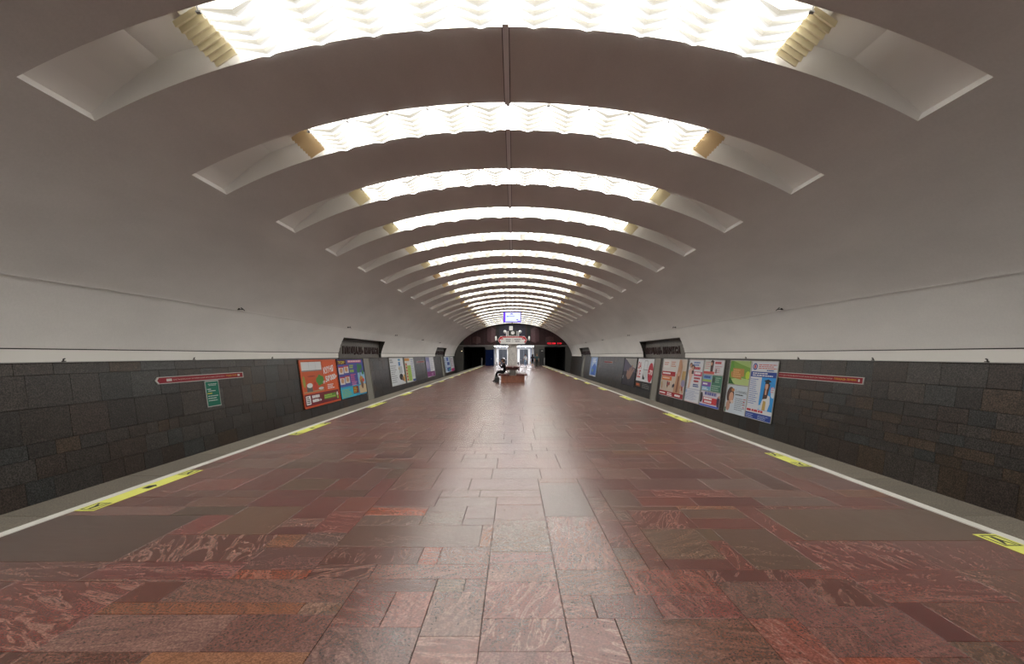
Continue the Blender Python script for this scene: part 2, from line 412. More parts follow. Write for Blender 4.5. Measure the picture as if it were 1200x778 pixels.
# ------------------------------------------------------------------ vault ceiling with slots and niches
th0=th_z(1.722); thN=th_z(NZ); thS=th_x(-SEND); thD=th_x(-4.95)
def spread(a,b,n): return [a+(b-a)*i/n for i in range(n)]
ths=spread(th0,thN,4)+spread(thN,thS,12)+spread(thS,thD,4)+spread(thD,math.pi-thD,44)+spread(math.pi-thD,math.pi-thS,4)+spread(math.pi-thS,math.pi-thN,12)+spread(math.pi-thN,math.pi-th0,4)+[math.pi-th0]
ys={YB,YE}
for a,b in slots+NICHES: ys.add(a); ys.add(b)
ys=sorted(y for y in ys if YB<=y<=YE)
vs=[]; fs=[]
for y in ys:
    for t in ths:
        x,z=ell(t); vs.append((x,y,z))
n=len(ths)
for j in range(len(ys)-1):
    ym=(ys[j]+ys[j+1])/2
    inS=any(a<ym<b for a,b in slots); inN=any(a<ym<b for a,b in NICHES)
    for i in range(n-1):
        tm=(ths[i]+ths[i+1])/2
        if inS and thS<tm<math.pi-thS: continue
        if inN and (tm<thN or tm>math.pi-thN): continue
        fs.append((j*n+i,j*n+i+1,(j+1)*n+i+1,(j+1)*n+i))
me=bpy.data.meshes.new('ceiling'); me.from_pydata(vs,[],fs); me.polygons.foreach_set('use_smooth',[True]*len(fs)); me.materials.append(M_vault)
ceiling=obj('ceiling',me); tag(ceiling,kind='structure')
# recess boxes
def nrm_th(t):
    x,z=ell(t); v=Vector((x/ELA**2,0,(z-ELZ)/ELB**2)).normalized(); return v
def recess_depth(t):
    e=min(t-thS,math.pi-thS-t); d=thD-thS
    return .13+.30*min(1,max(0,e/d)) if e<d else .43
sth=[t for t in ths if thS-1e-6<=t<=math.pi-thS+1e-6]
mb=MB(); prev=None
for t in sth:
    x,z=ell(t); p=Vector((x,0,z)); o=p+nrm_th(t)*recess_depth(t)
    cur=(p,o)
    if prev:
        p0,o0=prev
        W=Vector((0,SW,0))
        mb.quad(o0,o,o+W,o0+W)             # back
        mb.quad(p0,p,o,o0)                 # near side
        mb.quad(p+W,p0+W,o0+W,o+W)         # far side
    else: mb.quad(p,o,o+Vector((0,SW,0)),p+Vector((0,SW,0)))
    prev=cur
p,o=prev; mb.quad(o,p,p+Vector((0,SW,0)),o+Vector((0,SW,0)))
rme=mb.mesh('light_recess',M_recess)
for (a,b) in slots: obj('light_recess',rme,None,ceiling,(0,a,0))
# centre conduit, one cover per beam between the slots
cov=MB(); zt=ELZ+ELB
cov.box(-.046,.046,-.10,SP-SW+.04,zt-.03,zt-.002); cov.box(-.058,-.046,0,SP-SW,zt-.012,zt-.001,mi=1); cov.box(.046,.058,0,SP-SW,zt-.012,zt-.001,mi=1)
cme=cov.mesh('conduit_cover',[M_strip,M_dark])
for (a,b) in slots[:-1]: obj('conduit_cover',cme,None,ceiling,(-.012,b,0))

# ------------------------------------------------------------------ luminaires
def diffuser_mat(name, col, e, ecol):
    m=mat(name,col,.45); b=m.node_tree.nodes['Principled BSDF']
    b.inputs['Emission Color'].default_value=(*ecol,1); b.inputs['Emission Strength'].default_value=e
    return m
M_lit=mat('lit_diffuser',(.30,.29,.26),.5,spec=.2)
def _d():
    m=M_lit; b=m.node_tree.nodes['Principled BSDF']
    at=N(m,'ShaderNodeAttribute'); at.attribute_name='col'
    sp=N(m,'ShaderNodeSeparateColor'); L(m,at.outputs['Color'],sp.inputs[0]); t=sp.outputs[0]   # pleat shading painted into the glow, lowest in the folds
    r1=N(m,'ShaderNodeMapRange'); L(m,t,r1.inputs[0]); r1.inputs[1].default_value=.36; r1.inputs[2].default_value=.85; r1.inputs[3].default_value=0; r1.inputs[4].default_value=LAMP
    r2=N(m,'ShaderNodeMapRange'); L(m,t,r2.inputs[0]); r2.inputs[1].default_value=0; r2.inputs[2].default_value=.38; r2.inputs[3].default_value=.62; r2.inputs[4].default_value=.90
    ad=N(m,'ShaderNodeMath'); ad.operation='ADD'; L(m,r1.outputs[0],ad.inputs[0]); L(m,r2.outputs[0],ad.inputs[1])
    c=ramp(m,t,[(0,(1,.94,.78)),(.30,(1,.985,.94))])
    L(m,c,b.inputs['Emission Color']); L(m,ad.outputs[0],b.inputs['Emission Strength'])
_d()
M_fold=M_lit
M_old=mat('yellowed_diffuser',(.62,.54,.33),.5); M_brown=mat('browned_diffuser',(.50,.36,.19),.5)
M_tube=mat('fluorescent_tube',(.9,.9,.9),.3,emit=9.0,ecol=(.97,1,1))
# arc-length parametrisation around the apex
def arc_table():
    T=[]; s=0; px=None
    for i in range(0,2001):
        t=math.pi/2+(i/2000)*1.0; x,z=ell(t)
        if px: s+=math.hypot(x-px[0],z-px[1])
        px=(x,z); T.append((s,t))
    return T
ARC=arc_table()
def th_arc(s):
    a=abs(s)
    for (s0,t0),(s1,t1) in zip(ARC,ARC[1:]):
        if s1>=a:
            t=t0+(t1-t0)*(a-s0)/max(1e-9,s1-s0); return t if s>=0 else math.pi-t
def arcpt(s,y,off):   # off > 0 : above the vault surface
    t=th_arc(s); x,z=ell(t); p=Vector((x,y,z))+nrm_th(t)*off; return p
PER=.78; YA=.115; YZ=1.135; NPL=5
def pleat_at(dip):
    """dip 0 at the hangers, 1 at the low folds: the shaded fold is broad in the dips"""
    pts=[]; w=(YZ-YA)/NPL; f=.10+.14*dip; h=.014+.022*dip
    for k in range(NPL): pts+=[(YA+k*w,h),(YA+k*w+w*f,0.0)]
    pts.append((YZ,h)); return pts
def pleat_profile():
    """(y, extra height, lit?) down the slot: broad lit face, short fold"""
    pts=[]; w=(YZ-YA)/NPL
    for k in range(NPL):
        pts.append((YA+k*w,0.016)); pts.append((YA+k*w+w*.17,0.0))
    pts.append((YZ,0.016)); return pts
PP=pleat_profile()
def zig(s,s0): # crest at the hangers, dip between
    u=((s-s0)/PER)%1.0; return .050-.145*(1-abs(2*u-1))
def panel_mesh(sa,sb,name):
    mb=MB(); st=[sa+PER/2*i for i in range(int(round((sb-sa)/(PER/2)))+1)]
    grid=[[arcpt(s,y,h+zig(s,sa)) for (y,h) in pleat_at(i%2)] for i,s in enumerate(st)]
    faces=[]; tv=[]; nn=len(PP)
    vs=[p for row in grid for p in row]
    me=bpy.data.meshes.new(name)
    for i in range(len(st)-1):
        for j in range(nn-1): faces.append((i*nn+j,(i+1)*nn+j,(i+1)*nn+j+1,i*nn+j+1))
    me.from_pydata(vs,[],faces); me.materials.append(M_lit)
    at=me.color_attributes.new('col','FLOAT_COLOR','CORNER'); data=[]
    for k,f in enumerate(faces):
        fold=(k%(nn-1))%2==0
        for v in f:
            dip=(v//nn)%2; jj=v%nn
            end=.30 if v//nn in (0,len(st)-1) else 0
            if fold: t=0 if dip else .34-end
            else: t=(.06 if dip else .56-end) if jj%2==1 else (.62 if dip else 1.0)
            data+= [t,t,t,1]
    at.data.foreach_set('color',data); return me
panels=[panel_mesh(-3.9+i*1.56+.012,-3.9+(i+1)*1.56-.012,'diffuser_panel') for i in range(5)]
def end_mesh(sg,m):
    mb=MB(); sa=3.9*sg; st=[sa+sg*.03,sa+sg*.36]; hs=[.045,-.06]
    w=(YZ-YA)/8; EP=[]
    for k in range(8): EP+=[(YA+k*w,.055),(YA+k*w+w*.30,0.0)]
    EP.append((YZ,.055))
    grid=[[arcpt(s,y,h+hh) for (y,h) in EP] for s,hh in zip(st,hs)]
    for j in range(len(EP)-1): mb.quad(grid[0][j],grid[1][j],grid[1][j+1],grid[0][j+1])
    me=mb.mesh('end_louvre',m); return me
ends=[[end_mesh(-1,m),end_mesh(1,m)] for m in (M_old,M_brown)]
hang=MB()
for i in range(11):
    s=-3.9+i*PER
    p=arcpt(s,YA-.01,.02); q=arcpt(s,YA-.01,.40); hang.tube([p,q],.008,5)
hang_me=[]
for i in range(11):
    h=MB(); s=-3.9+i*PER; h.tube([arcpt(s,YA-.02,-.01),arcpt(s,YA-.02,.40)],.010,5)
    p=arcpt(s,YA-.02,.0); h.box(p.x-.03,p.x+.03,p.y-.018,p.y+.03,p.z-.012,p.z+.006)
    hang_me.append(h.mesh('hanger',M_grey))
rail=MB()
for i in range(12):
    sa=-3.9+i*7.8/12; sb=-3.9+(i+1)*7.8/12
    rail.tube([arcpt(sa,.30,.37),arcpt(sb,.30,.37)],.03,6)
rail_me=rail.mesh('mounting_rail',M_white)
cap_me=[]
for sg in (-1,1):
    m_=MB(); a0,a1=3.93*sg,4.28*sg
    q=[arcpt(a0,.012,.24),arcpt(a0,SW-.012,.24),arcpt(a0,SW-.012,.425),arcpt(a0,.012,.425)]; q2=[arcpt(a1,.012,.32),arcpt(a1,SW-.012,.32),arcpt(a1,SW-.012,.425),arcpt(a1,.012,.425)]
    m_.add(q+q2,[(0,1,2,3),(7,6,5,4),(0,4,5,1),(1,5,6,2),(2,6,7,3),(3,7,4,0)]); cap_me.append(m_.mesh('end_box',M_recess))
tube_me=[]
for i in range(6):
    t=MB(); sa=-3.72+i*1.25; t.tube([arcpt(sa,.09,.25),arcpt(sa+1.18,.09,.25)],.019,8); tube_me.append(t.mesh('fluorescent_tube',M_tube,True))
R=random.Random(4)
for k,(a,b) in enumerate(slots):
    lb='arched ceiling light of pleated white diffusers, %s from the dark end wall'%ordn(len(slots)-k)
    th_=thing('ceiling_light',lb,'ceiling light',(0,a,ELZ+ELB),0,'arched lights across the vault')
    off=(0,0,-(ELZ+ELB))
    for pm in panels: obj('diffuser_panel',pm,None,th_,off)
    for tm in tube_me: obj('fluorescent_tube',tm,None,th_,off)
    e=ends[0] if k in (4,) else ends[R.choice((0,1))]
    obj('end_louvre',e[0],None,th_,off); obj('end_louvre',(ends[1] if k==5 else e)[1],None,th_,off)
    obj('mounting_rail',rail_me,None,th_,off)
    for cm in cap_me: obj('end_box',cm,None,th_,off)
    if a<30:
        for hm in hang_me: obj('hanger',hm,None,th_,off)

# ------------------------------------------------------------------ text and flat print
_tc={}
def text_polys(body, bold=0.012):
    k=(body,bold)
    if k in _tc: return _tc[k]
    cu=bpy.data.curves.new('t','FONT'); cu.body=body; cu.size=1; cu.resolution_u=2; cu.offset=bold
    o=bpy.data.objects.new('t',cu); C.objects.link(o)
    dg=bpy.context.evaluated_depsgraph_get(); dg.update()
    me=bpy.data.meshes.new_from_object(o.evaluated_get(dg))
    vs=[(v.co.x,v.co.y) for v in me.vertices]; fs=[tuple(p.vertices) for p in me.polygons]
    bpy.data.objects.remove(o); bpy.data.curves.remove(cu); bpy.data.meshes.remove(me)
    x0=min(v[0] for v in vs); x1=max(v[0] for v in vs); y0=min(v[1] for v in vs); y1=max(v[1] for v in vs)
    r=([((x-x0)/(x1-x0),(y-y0)/(y1-y0)) for x,y in vs],fs,(x1-x0)/(y1-y0)); _tc[k]=r; return r
class Canvas:
    """flat print: u to the right, v up, both 0..1; P maps (u,v,layer) to 3D"""
    def __init__(s,P): s.mb=MB(); s.P=P; s.n=0
    def poly(s,pts,col):
        s.n+=1; l=s.n
        s.mb.add([s.P(u,v,l) for u,v in pts],[tuple(range(len(pts)))],col); return s
    def rect(s,u0,u1,v0,v1,col): return s.poly([(u0,v0),(u1,v0),(u1,v1),(u0,v1)],col)
    def disc(s,u,v,ru,rv,col,n=20): return s.poly([(u+ru*math.cos(2*math.pi*k/n),v+rv*math.sin(2*math.pi*k/n)) for k in range(n)],col)
    def text(s,t,u0,u1,v0,v1,col,bold=.012,slope=0.0,lean=0.0):
        vs,fs,_=text_polys(t,bold); s.n+=1; l=s.n
        s.mb.add([s.P(u0+(u1-u0)*x+lean*y,v0+(v1-v0)*y+slope*x,l) for x,y in vs],fs,col); return s
    def bars(s,u0,u1,v0,v1,n,col,seed=0,th=.5,align=0):
        """lines of print too small to read"""
        R=random.Random(seed); h=(v1-v0)/n
        s.n+=1; l=s.n
        for k in range(n):
            v=v1-(k+.75)*h; ln=(u1-u0)*R.uniform(.6,1); x=u0+(u1-u0-ln)*align; e=x+ln
            while x<e-1e-4:
                w=min((u1-u0)*R.uniform(.08,.22),e-x)
                s.mb.add([s.P(p,q,l) for p,q in ((x,v),(x+w*.85,v),(x+w*.85,v+h*th),(x,v+h*th))],[(0,1,2,3)],col); x+=w
        return s
    def blob(s,pts,col): return s.poly(pts,col)
    def figure(s,u,v,w,h,skin,hair,dress):
        """a plain standing figure"""
        s.poly([(u-.34*w,v),(u+.34*w,v),(u+.30*w,v+.45*h),(u+.42*w,v+.70*h),(u+.15*w,v+.80*h),(u-.15*w,v+.80*h),(u-.42*w,v+.70*h),(u-.28*w,v+.45*h)],dress)
        s.disc(u,v+.86*h,.26*w,.14*h,hair); s.disc(u+.03*w,v+.86*h,.16*w,.10*h,skin); s.rect(u-.08*w,u+.08*w,v+.72*h,v+.80*h,skin); return s

def wall_board(name,label,cat,s,y0,y1,z0,z1,draw,group=None,thick=.02,border=None,mat_=None,part='printed_sheet',shape=None):
    """board fixed to the leaning track wall; y0<y1, u runs as a reader sees it"""
    P=PL if s<0 else PR
    c=P((y0+y1)/2,z0,0.003); t=thing(name,label,cat,c,0,group)
    def Q(u,v,l):
        y=y0+(y1-y0)*u if s<0 else y1-(y1-y0)*u
        return P(y,z0+(z1-z0)*v,.003+thick+l*.0006)-c
    mb=MB()
    out=shape or [(0,0),(1,0),(1,1),(0,1)]
    def B(u,v,o):
        y=y0+(y1-y0)*u if s<0 else y1-(y1-y0)*u
        return P(y,z0+(z1-z0)*v,.003+o)-c
    n=len(out); A=[B(u,v,0) for u,v in out]+[B(u,v,thick) for u,v in out]
    mb.add(A,[tuple(range(n-1,-1,-1)),tuple(range(n,2*n))]+[(k,(k+1)%n,n+(k+1)%n,n+k) for k in range(n)])
    mb.build('panel',mat_ or M_white,t)
    cv=Canvas(Q); draw(cv); cv.mb.build(part,M_print,t)
    if border:
        bw,bm=border; mb=MB(); H=z1-z0; Wd=y1-y0
        for (u0,u1,v0,v1) in ((0,1,0,bw/H),(0,1,1-bw/H,1),(0,bw/Wd,0,1),(1-bw/Wd,1,0,1)):
            a=[B(u,v,thick+.028) for u,v in ((u0,v0),(u1,v0),(u1,v1),(u0,v1))]; b=[B(u,v,0) for u,v in ((u0,v0),(u1,v0),(u1,v1),(u0,v1))]
            mb.add(a+b,[(0,1,2,3),(0,4,5,1),(1,5,6,2),(2,6,7,3),(3,7,4,0)])
        mb.build('frame',bm,t)
    return t
W=(.75,.75,.75); K=(.015,.014,.015); RED=(.45,.02,.03); DBL=(.02,.05,.25); BL=(.03,.25,.60); ORG=(.62,.10,.025); SKIN=(.55,.30,.20)
MAR=(.16,.015,.025); GRN=(.03,.16,.07); LG=(.30,.45,.08); YEL=(.62,.50,.03); PUR=(.20,.08,.35); PNK=(.55,.10,.25); CY=(.03,.42,.60)
M_orf=mat('orange_frame',(.55,.08,.02),.5); M_whf=mat('white_frame',(.45,.44,.42),.5); M_blf=mat('dark_frame',(.02,.02,.02),.5)
PZ1=1.38; PZ0=-.70
def d_orange(c):
    c.rect(0,1,0,1,ORG); c.rect(.05,.60,.30,.975,(.50,.085,.025)); c.rect(.05,.56,.78,.955,(.60,.61,.62)); c.rect(.23,.235,.78,.955,(.4,.4,.4)); c.rect(.40,.405,.78,.955,(.4,.4,.4)); c.rect(.05,.56,.755,.78,(.22,.2,.19))
    c.rect(.04,.56,.31,.34,(.42,.25,.12)); c.rect(.12,.26,.33,.44,(.12,.11,.11)); c.disc(.20,.46,.07,.05,(.6,.6,.6)); c.disc(.33,.42,.06,.08,(.50,.05,.03)); c.disc(.33,.49,.03,.03,(.45,.04,.02))
    for u,v in ((.42,.55),(.47,.60),(.51,.52),(.45,.50),(.53,.57)): c.disc(u,v,.05,.07,(.07,.20,.03))
    c.disc(.07,.55,.03,.12,(.25,.28,.05)); c.disc(.48,.37,.07,.03,(.55,.56,.55)); c.disc(.26,.65,.10,.015,(.30,.05,.02))
    c.text('КУХНЯ',.60,.90,.67,.82,W,.03,slope=.05); c.text("50'000",.63,.93,.48,.62,W,.03,slope=.05); c.text('от',.55,.61,.46,.52,W,.02); c.text('Р',.94,.98,.56,.62,W,.02)
    c.bars(.66,.92,.32,.44,3,W,3); c.rect(.03,.97,.04,.28,MAR); c.rect(.06,.17,.07,.25,W); c.bars(.075,.155,.085,.235,4,K,4,.6)
    c.bars(.21,.42,.08,.25,2,W,6,.7); c.text('мебель',.21,.45,.10,.16,W,.02); c.rect(.52,.88,.11,.22,(.10,.20,.03)); c.bars(.53,.86,.12,.21,2,LG,8,.7); c.disc(.92,.18,.025,.05,(.6,.6,.6)); c.rect(.90,.94,.07,.15,LG)
def d_resort(c):
    c.rect(0,1,0,1,(.06,.07,.30)); c.rect(0,1,0,.30,(.03,.30,.50)); c.rect(0,.55,0,.27,CY); c.rect(.02,.32,.86,.97,(.08,.01,.01)); c.text('ТОР',.05,.27,.88,.95,YEL,.03)
    c.rect(.38,.92,.90,.965,PNK); c.bars(.40,.90,.905,.955,1,(.7,.5,.5),2,.7)
    for (u,v) in ((.04,.62),(.22,.64),(.04,.36),(.22,.38)):
        c.rect(u,u+.16,v,v+.19,(.60,.56,.55)); c.disc(u+.08,v+.09,.05,.06,(.50,.25,.12)); c.rect(u,u+.16,v+.16,v+.19,RED)
    c.bars(.42,.64,.74,.84,2,LG,3,.75); c.bars(.42,.64,.62,.72,1,LG,4,.7); c.bars(.42,.66,.40,.60,5,PNK,5,.6); c.bars(.44,.66,.29,.40,3,(.6,.2,.4),6,.6)
    c.bars(.05,.42,.03,.24,7,LG,9,.5); c.rect(.45,.66,.08,.27,(.20,.02,.01)); c.bars(.47,.64,.10,.25,4,YEL,7,.5)
    c.poly([(.70,.05),(1,.05),(1,.28),(.85,.32),(.70,.25)],(.55,.42,.25)); c.rect(.70,1,.30,.62,(.25,.45,.62))
    for u,v in ((.76,.80),(.80,.72),(.86,.78),(.74,.68),(.92,.62)): c.disc(u,v,.05,.07,(.03,.18,.07))
    c.rect(.79,.81,.45,.75,(.12,.09,.05)); c.disc(.83,.42,.08,.10,(.45,.22,.05)); c.disc(.84,.30,.05,.13,(.18,.08,.04)); c.disc(.90,.40,.05,.05,(.50,.06,.04))
def d_tools(c):
    c.rect(0,1,0,1,(.60,.62,.64)); c.bars(.06,.30,.80,.95,2,(.25,.26,.28),1,.7); c.bars(.06,.45,.10,.75,9,(.22,.22,.24),2,.35); c.rect(.62,.76,.70,.85,(.06,.20,.45)); c.disc(.70,.92,.10,.04,(.10,.28,.45))
    c.rect(.62,.86,.42,.68,(.40,.42,.44)); c.rect(.60,.66,.56,.64,(.55,.35,.08)); c.disc(.72,.28,.14,.12,K); c.disc(.84,.20,.10,.08,(.25,.13,.07)); c.rect(.90,.99,.08,.35,(.55,.28,.04))
def d_food(c):
    c.rect(0,1,0,1,(.58,.60,.60)); c.rect(.05,.55,.86,.97,(.55,.25,.05)); c.rect(.25,.62,.05,.68,LG); c.rect(.05,.25,.05,.8,(.50,.48,.30))
    for k in range(6): c.disc(.16,.12+k*.12,.07,.045,(.50,.05,.05)); c.disc(.42,.12+k*.10,.06,.03,(.25,.40,.08))
    c.bars(.66,.95,.2,.95,10,(.20,.22,.45),2,.4); c.rect(.68,1,.0,.10,DBL)
def d_purple(c):
    c.rect(0,.48,.0,1,(.20,.20,.38)); c.disc(.22,.6,.18,.2,(.32,.28,.42)); c.rect(.50,1,.28,1,(.60,.60,.62)); c.bars(.55,.95,.35,.95,8,(.35,.35,.40),2,.3); c.rect(.0,1,0,.27,(.20,.03,.16)); c.bars(.55,.9,.05,.2,2,(.5,.3,.45),3,.5)
def d_bluebox(c):
    c.rect(0,1,0,1,(.42,.50,.60)); c.rect(.35,.95,.06,.30,DBL); c.rect(.45,.85,.45,.65,DBL); c.rect(.40,.70,.72,.95,(.05,.10,.40)); c.rect(.60,.90,.12,.22,(.05,.35,.30)); c.bars(.05,.3,.1,.9,9,DBL,2,.4)
def d_whitepink(c):
    c.rect(0,1,0,1,(.58,.58,.62)); c.rect(0,1,0,.2,(.40,.03,.15)); c.bars(.2,.8,.3,.9,6,(.40,.2,.3),2,.4)
def d_school(c):
    c.rect(0,1,0,1,(.56,.58,.62)); c.disc(.14,.90,.09,.06,DBL); c.disc(.14,.90,.06,.04,(.55,.4,.42)); c.rect(.115,.165,.87,.93,RED)
    c.bars(.28,.95,.86,.95,3,(.50,.12,.10),2,.5); c.bars(.6,.97,.825,.86,1,DBL,3,.5); c.rect(0,1,.725,.815,DBL); c.bars(.08,.92,.735,.805,2,W,4,.45)
    c.bars(.04,.40,.25,.70,13,(.10,.16,.40),5,.35); c.rect(.46,1,.175,.725,BL)
    for u,v,a,b in ((.9,.52,.12,.06),(.97,.45,.08,.05),(.52,.22,.08,.04)): c.disc(min(u,.93),v,min(a,.07),b,(.50,.58,.62))
    c.poly([(.56,.18),(.80,.18),(.86,.30),(.84,.42),(.74,.44),(.62,.42),(.54,.28)],(.60,.60,.60)); c.poly([(.60,.18),(.72,.18),(.72,.33),(.62,.34)],(.45,.30,.08))
    c.poly([(.58,.36),(.74,.38),(.80,.62),(.62,.64),(.60,.50)],(.06,.025,.02)); c.disc(.68,.58,.055,.06,SKIN); c.rect(.645,.705,.44,.52,SKIN)
    c.poly([(.56,.67),(.68,.64),(.84,.66),(.72,.70)],K); c.rect(.62,.76,.62,.66,K); c.bars(.84,.98,.48,.58,3,(.55,.20,.25),7,.5)
    c.rect(0,1,.11,.175,(.60,.60,.62)); c.bars(.04,.96,.12,.165,1,RED,8,.8); c.rect(0,1,0,.11,DBL); c.bars(.04,.4,.02,.09,3,(.35,.42,.6),9,.4); c.bars(.5,.97,.02,.09,3,(.35,.42,.6),10,.4)
def d_green(c):
    c.rect(0,1,0,1,(.16,.30,.05)); c.poly([(0,.2),(.4,.0),(1,.0),(1,.25),(.5,.30)],(.40,.50,.20)); c.poly([(.1,1),(.9,1),(1,.7),(.5,.85)],(.30,.42,.14)); c.disc(.88,.42,.10,.16,(.42,.55,.05)); c.poly([(0,0),(.3,0),(.1,.25),(0,.3)],(.02,.10,.02))
    c.poly([(.0,.60),(.08,1),(.14,1),(.22,.66),(.10,.55)],(.10,.28,.04)); c.poly([(.12,.30),(.62,.22),(.60,.34),(.72,.36),(.70,.66),(.16,.68),(.18,.54),(.08,.50)],(.42,.20,.06)); c.bars(.20,.66,.30,.64,4,(.60,.34,.14),3,.55)
def d_script(c):
    c.rect(0,1,0,1,(.50,.56,.62)); c.disc(.20,.62,.18,.30,(.10,.05,.04)); c.disc(.25,.56,.11,.18,SKIN); c.disc(.32,.40,.08,.06,(.6,.48,.42)); c.disc(.14,.25,.10,.18,(.45,.25,.18)); c.disc(.30,.82,.08,.06,(.45,.18,.06))
    c.text('L-cosmetic',.44,.95,.74,.86,(.06,.06,.08),.0,slope=-.02); c.bars(.44,.97,.64,.70,1,K,3,.6); c.bars(.46,.97,.14,.58,7,(.15,.16,.20),4,.3); c.bars(.84,.97,.24,.60,4,RED,5,.3); c.rect(.0,.06,.0,.18,(.02,.08,.03))
def d_red_w(c):
    c.rect(0,1,0,1,(.56,.56,.58)); c.rect(.02,.34,.25,.95,(.50,.52,.48)); c.bars(.06,.30,.35,.9,4,(.50,.15,.18),2,.4); c.poly([(.34,.1),(.46,.1),(.48,.9),(.40,1),(.32,.9)],(.06,.03,.03)); c.disc(.37,.72,.04,.12,SKIN); c.rect(.0,.55,.0,.2,(.50,.08,.07))
    c.bars(.54,.97,.68,.88,1,RED,4,.7); c.bars(.56,.95,.12,.62,5,(.45,.12,.14),5,.35); c.rect(.60,.66,.1,.4,(.15,.12,.12))
def d_squares(c):
    c.rect(0,1,0,1,(.45,.48,.52)); c.rect(0,.46,.60,1,(.16,.30,.50)); c.rect(0,.46,.55,.70,(.30,.42,.10)); c.bars(.08,.40,.74,.9,1,DBL,2,.8); c.rect(0,.46,.27,.55,PUR); c.bars(.06,.40,.34,.48,1,W,3,.7); c.rect(0,.46,0,.27,(.14,.34,.50)); c.bars(.05,.4,.05,.22,2,W,4,.5)
    c.rect(.49,1,.0,1,(.05,.17,.11)); c.disc(.58,.72,.06,.18,(.04,.06,.05)); c.bars(.66,.95,.55,.9,3,(.30,.42,.32),5,.5); c.bars(.53,.95,.06,.42,3,(.28,.40,.32),6,.5)
def d_sound(c):
    c.rect(0,1,0,1,(.56,.52,.58)); c.disc(.06,.55,.08,.35,(.05,.04,.05)); c.disc(.93,.45,.09,.38,(.05,.03,.07)); c.disc(.93,.75,.04,.08,SKIN); c.bars(.22,.82,.70,.92,1,(.12,.12,.32),2,.9); c.rect(.16,.85,.20,.62,(.50,.04,.05)); c.bars(.2,.8,.42,.6,1,W,3,.7); c.bars(.25,.78,.22,.40,1,W,4,.7); c.rect(0,1,0,.12,(.05,.10,.48))
def d_clinic(c):
    c.rect(0,1,0,1,(.56,.57,.60)); c.rect(0,1,.985,1,RED); c.rect(0,1,0,.015,RED)
    c.poly([(.10,.32),(.24,.32),(.30,.55),(.42,.72),(.36,.80),(.18,.80),(.02,.72),(.14,.55)],(.58,.38,.30)); c.disc(.16,.86,.10,.06,(.08,.04,.03)); c.disc(.34,.82,.10,.07,(.08,.04,.03)); c.disc(.15,.85,.05,.045,SKIN); c.disc(.32,.80,.05,.045,SKIN); c.rect(.26,.40,.66,.74,(.06,.03,.03))
    c.bars(.34,.95,.84,.95,2,(.12,.2,.45),3,.6); c.bars(.44,.97,.75,.82,1,RED,4,.8); c.rect(.44,1,.62,.72,(.50,.05,.12)); c.bars(.5,.95,.64,.71,1,W,5,.7); c.bars(.48,.92,.46,.60,2,RED,6,.6); c.bars(.46,.95,.36,.44,2,DBL,7,.6); c.rect(0,1,.305,.31,DBL); c.bars(.06,.95,.05,.28,8,(.25,.30,.45),8,.35); c.rect(.04,.08,.22,.28,BL)
def d_crowd(c):
    c.rect(0,1,0,1,(.48,.40,.33)); c.rect(0,.70,.62,1,(.54,.52,.50)); c.rect(.03,.30,.76,.96,(.60,.58,.56)); c.bars(.06,.26,.82,.92,2,(.5,.15,.1),2,.5); c.bars(.36,.62,.78,.94,3,(.50,.20,.14),3,.5)
    c.rect(0,.58,.54,.66,(.38,.02,.03)); c.bars(.04,.54,.57,.63,1,W,4,.7); c.rect(.03,.46,.42,.53,(.58,.16,.04)); c.bars(.07,.42,.45,.51,1,(.62,.5,.4),5,.6)
    R=random.Random(5)
    for k in range(26): c.disc(.04+R.uniform(0,.92),.20+R.uniform(0,.16),.025,.05,R.choice([(.05,.04,.06),(.45,.25,.17),(.40,.3,.12),(.3,.05,.05),(.1,.12,.2),(.55,.5,.45)]))
    c.poly([(.58,.12),(.86,.12),(.80,.45),(.84,.80),(.78,.98),(.70,.98),(.68,.75),(.64,.45)],(.45,.24,.14)); c.poly([(.68,.15),(.76,.15),(.77,.60),(.72,.62)],(.25,.10,.06)); c.disc(.73,.62,.04,.06,SKIN); c.rect(.86,1,.40,.70,(.40,.26,.10)); c.disc(.93,.40,.07,.09,(.25,.22,.35))
    c.rect(0,1,0,.13,(.32,.01,.02)); c.bars(.03,.30,.04,.10,1,W,6,.6); c.bars(.36,.62,.02,.11,2,W,7,.6); c.bars(.68,.98,.03,.10,1,W,8,.7)
def d_sale(c):
    c.rect(0,1,0,1,(.60,.61,.63)); c.text('SA',.04,.26,.64,.88,RED,.02); c.text('LE',.04,.26,.36,.60,RED,.02)
    c.poly([(.38,.36),(.66,.36),(.68,.62),(.40,.62)],(.50,.51,.52)); c.rect(.40,.68,.62,.645,(.25,.25,.27))
    for u in (.44,.62): c.rect(u,u+.012,.64,.92,(.12,.12,.13))
    c.rect(.44,.632,.91,.925,(.12,.12,.13)); c.poly([(.40,.32),(.54,.32),(.54,.37),(.46,.42),(.40,.50)],K); c.disc(.84,.56,.145,.30,(.42,.02,.04),28); c.text('-70',.73,.95,.48,.64,W,.02); c.rect(0,1,0,.25,K); c.rect(.06,.34,.07,.18,(.20,.06,.02)); c.bars(.08,.32,.09,.16,1,ORG,3,.7); c.bars(.46,.92,.04,.20,4,(.30,.30,.30),4,.3)
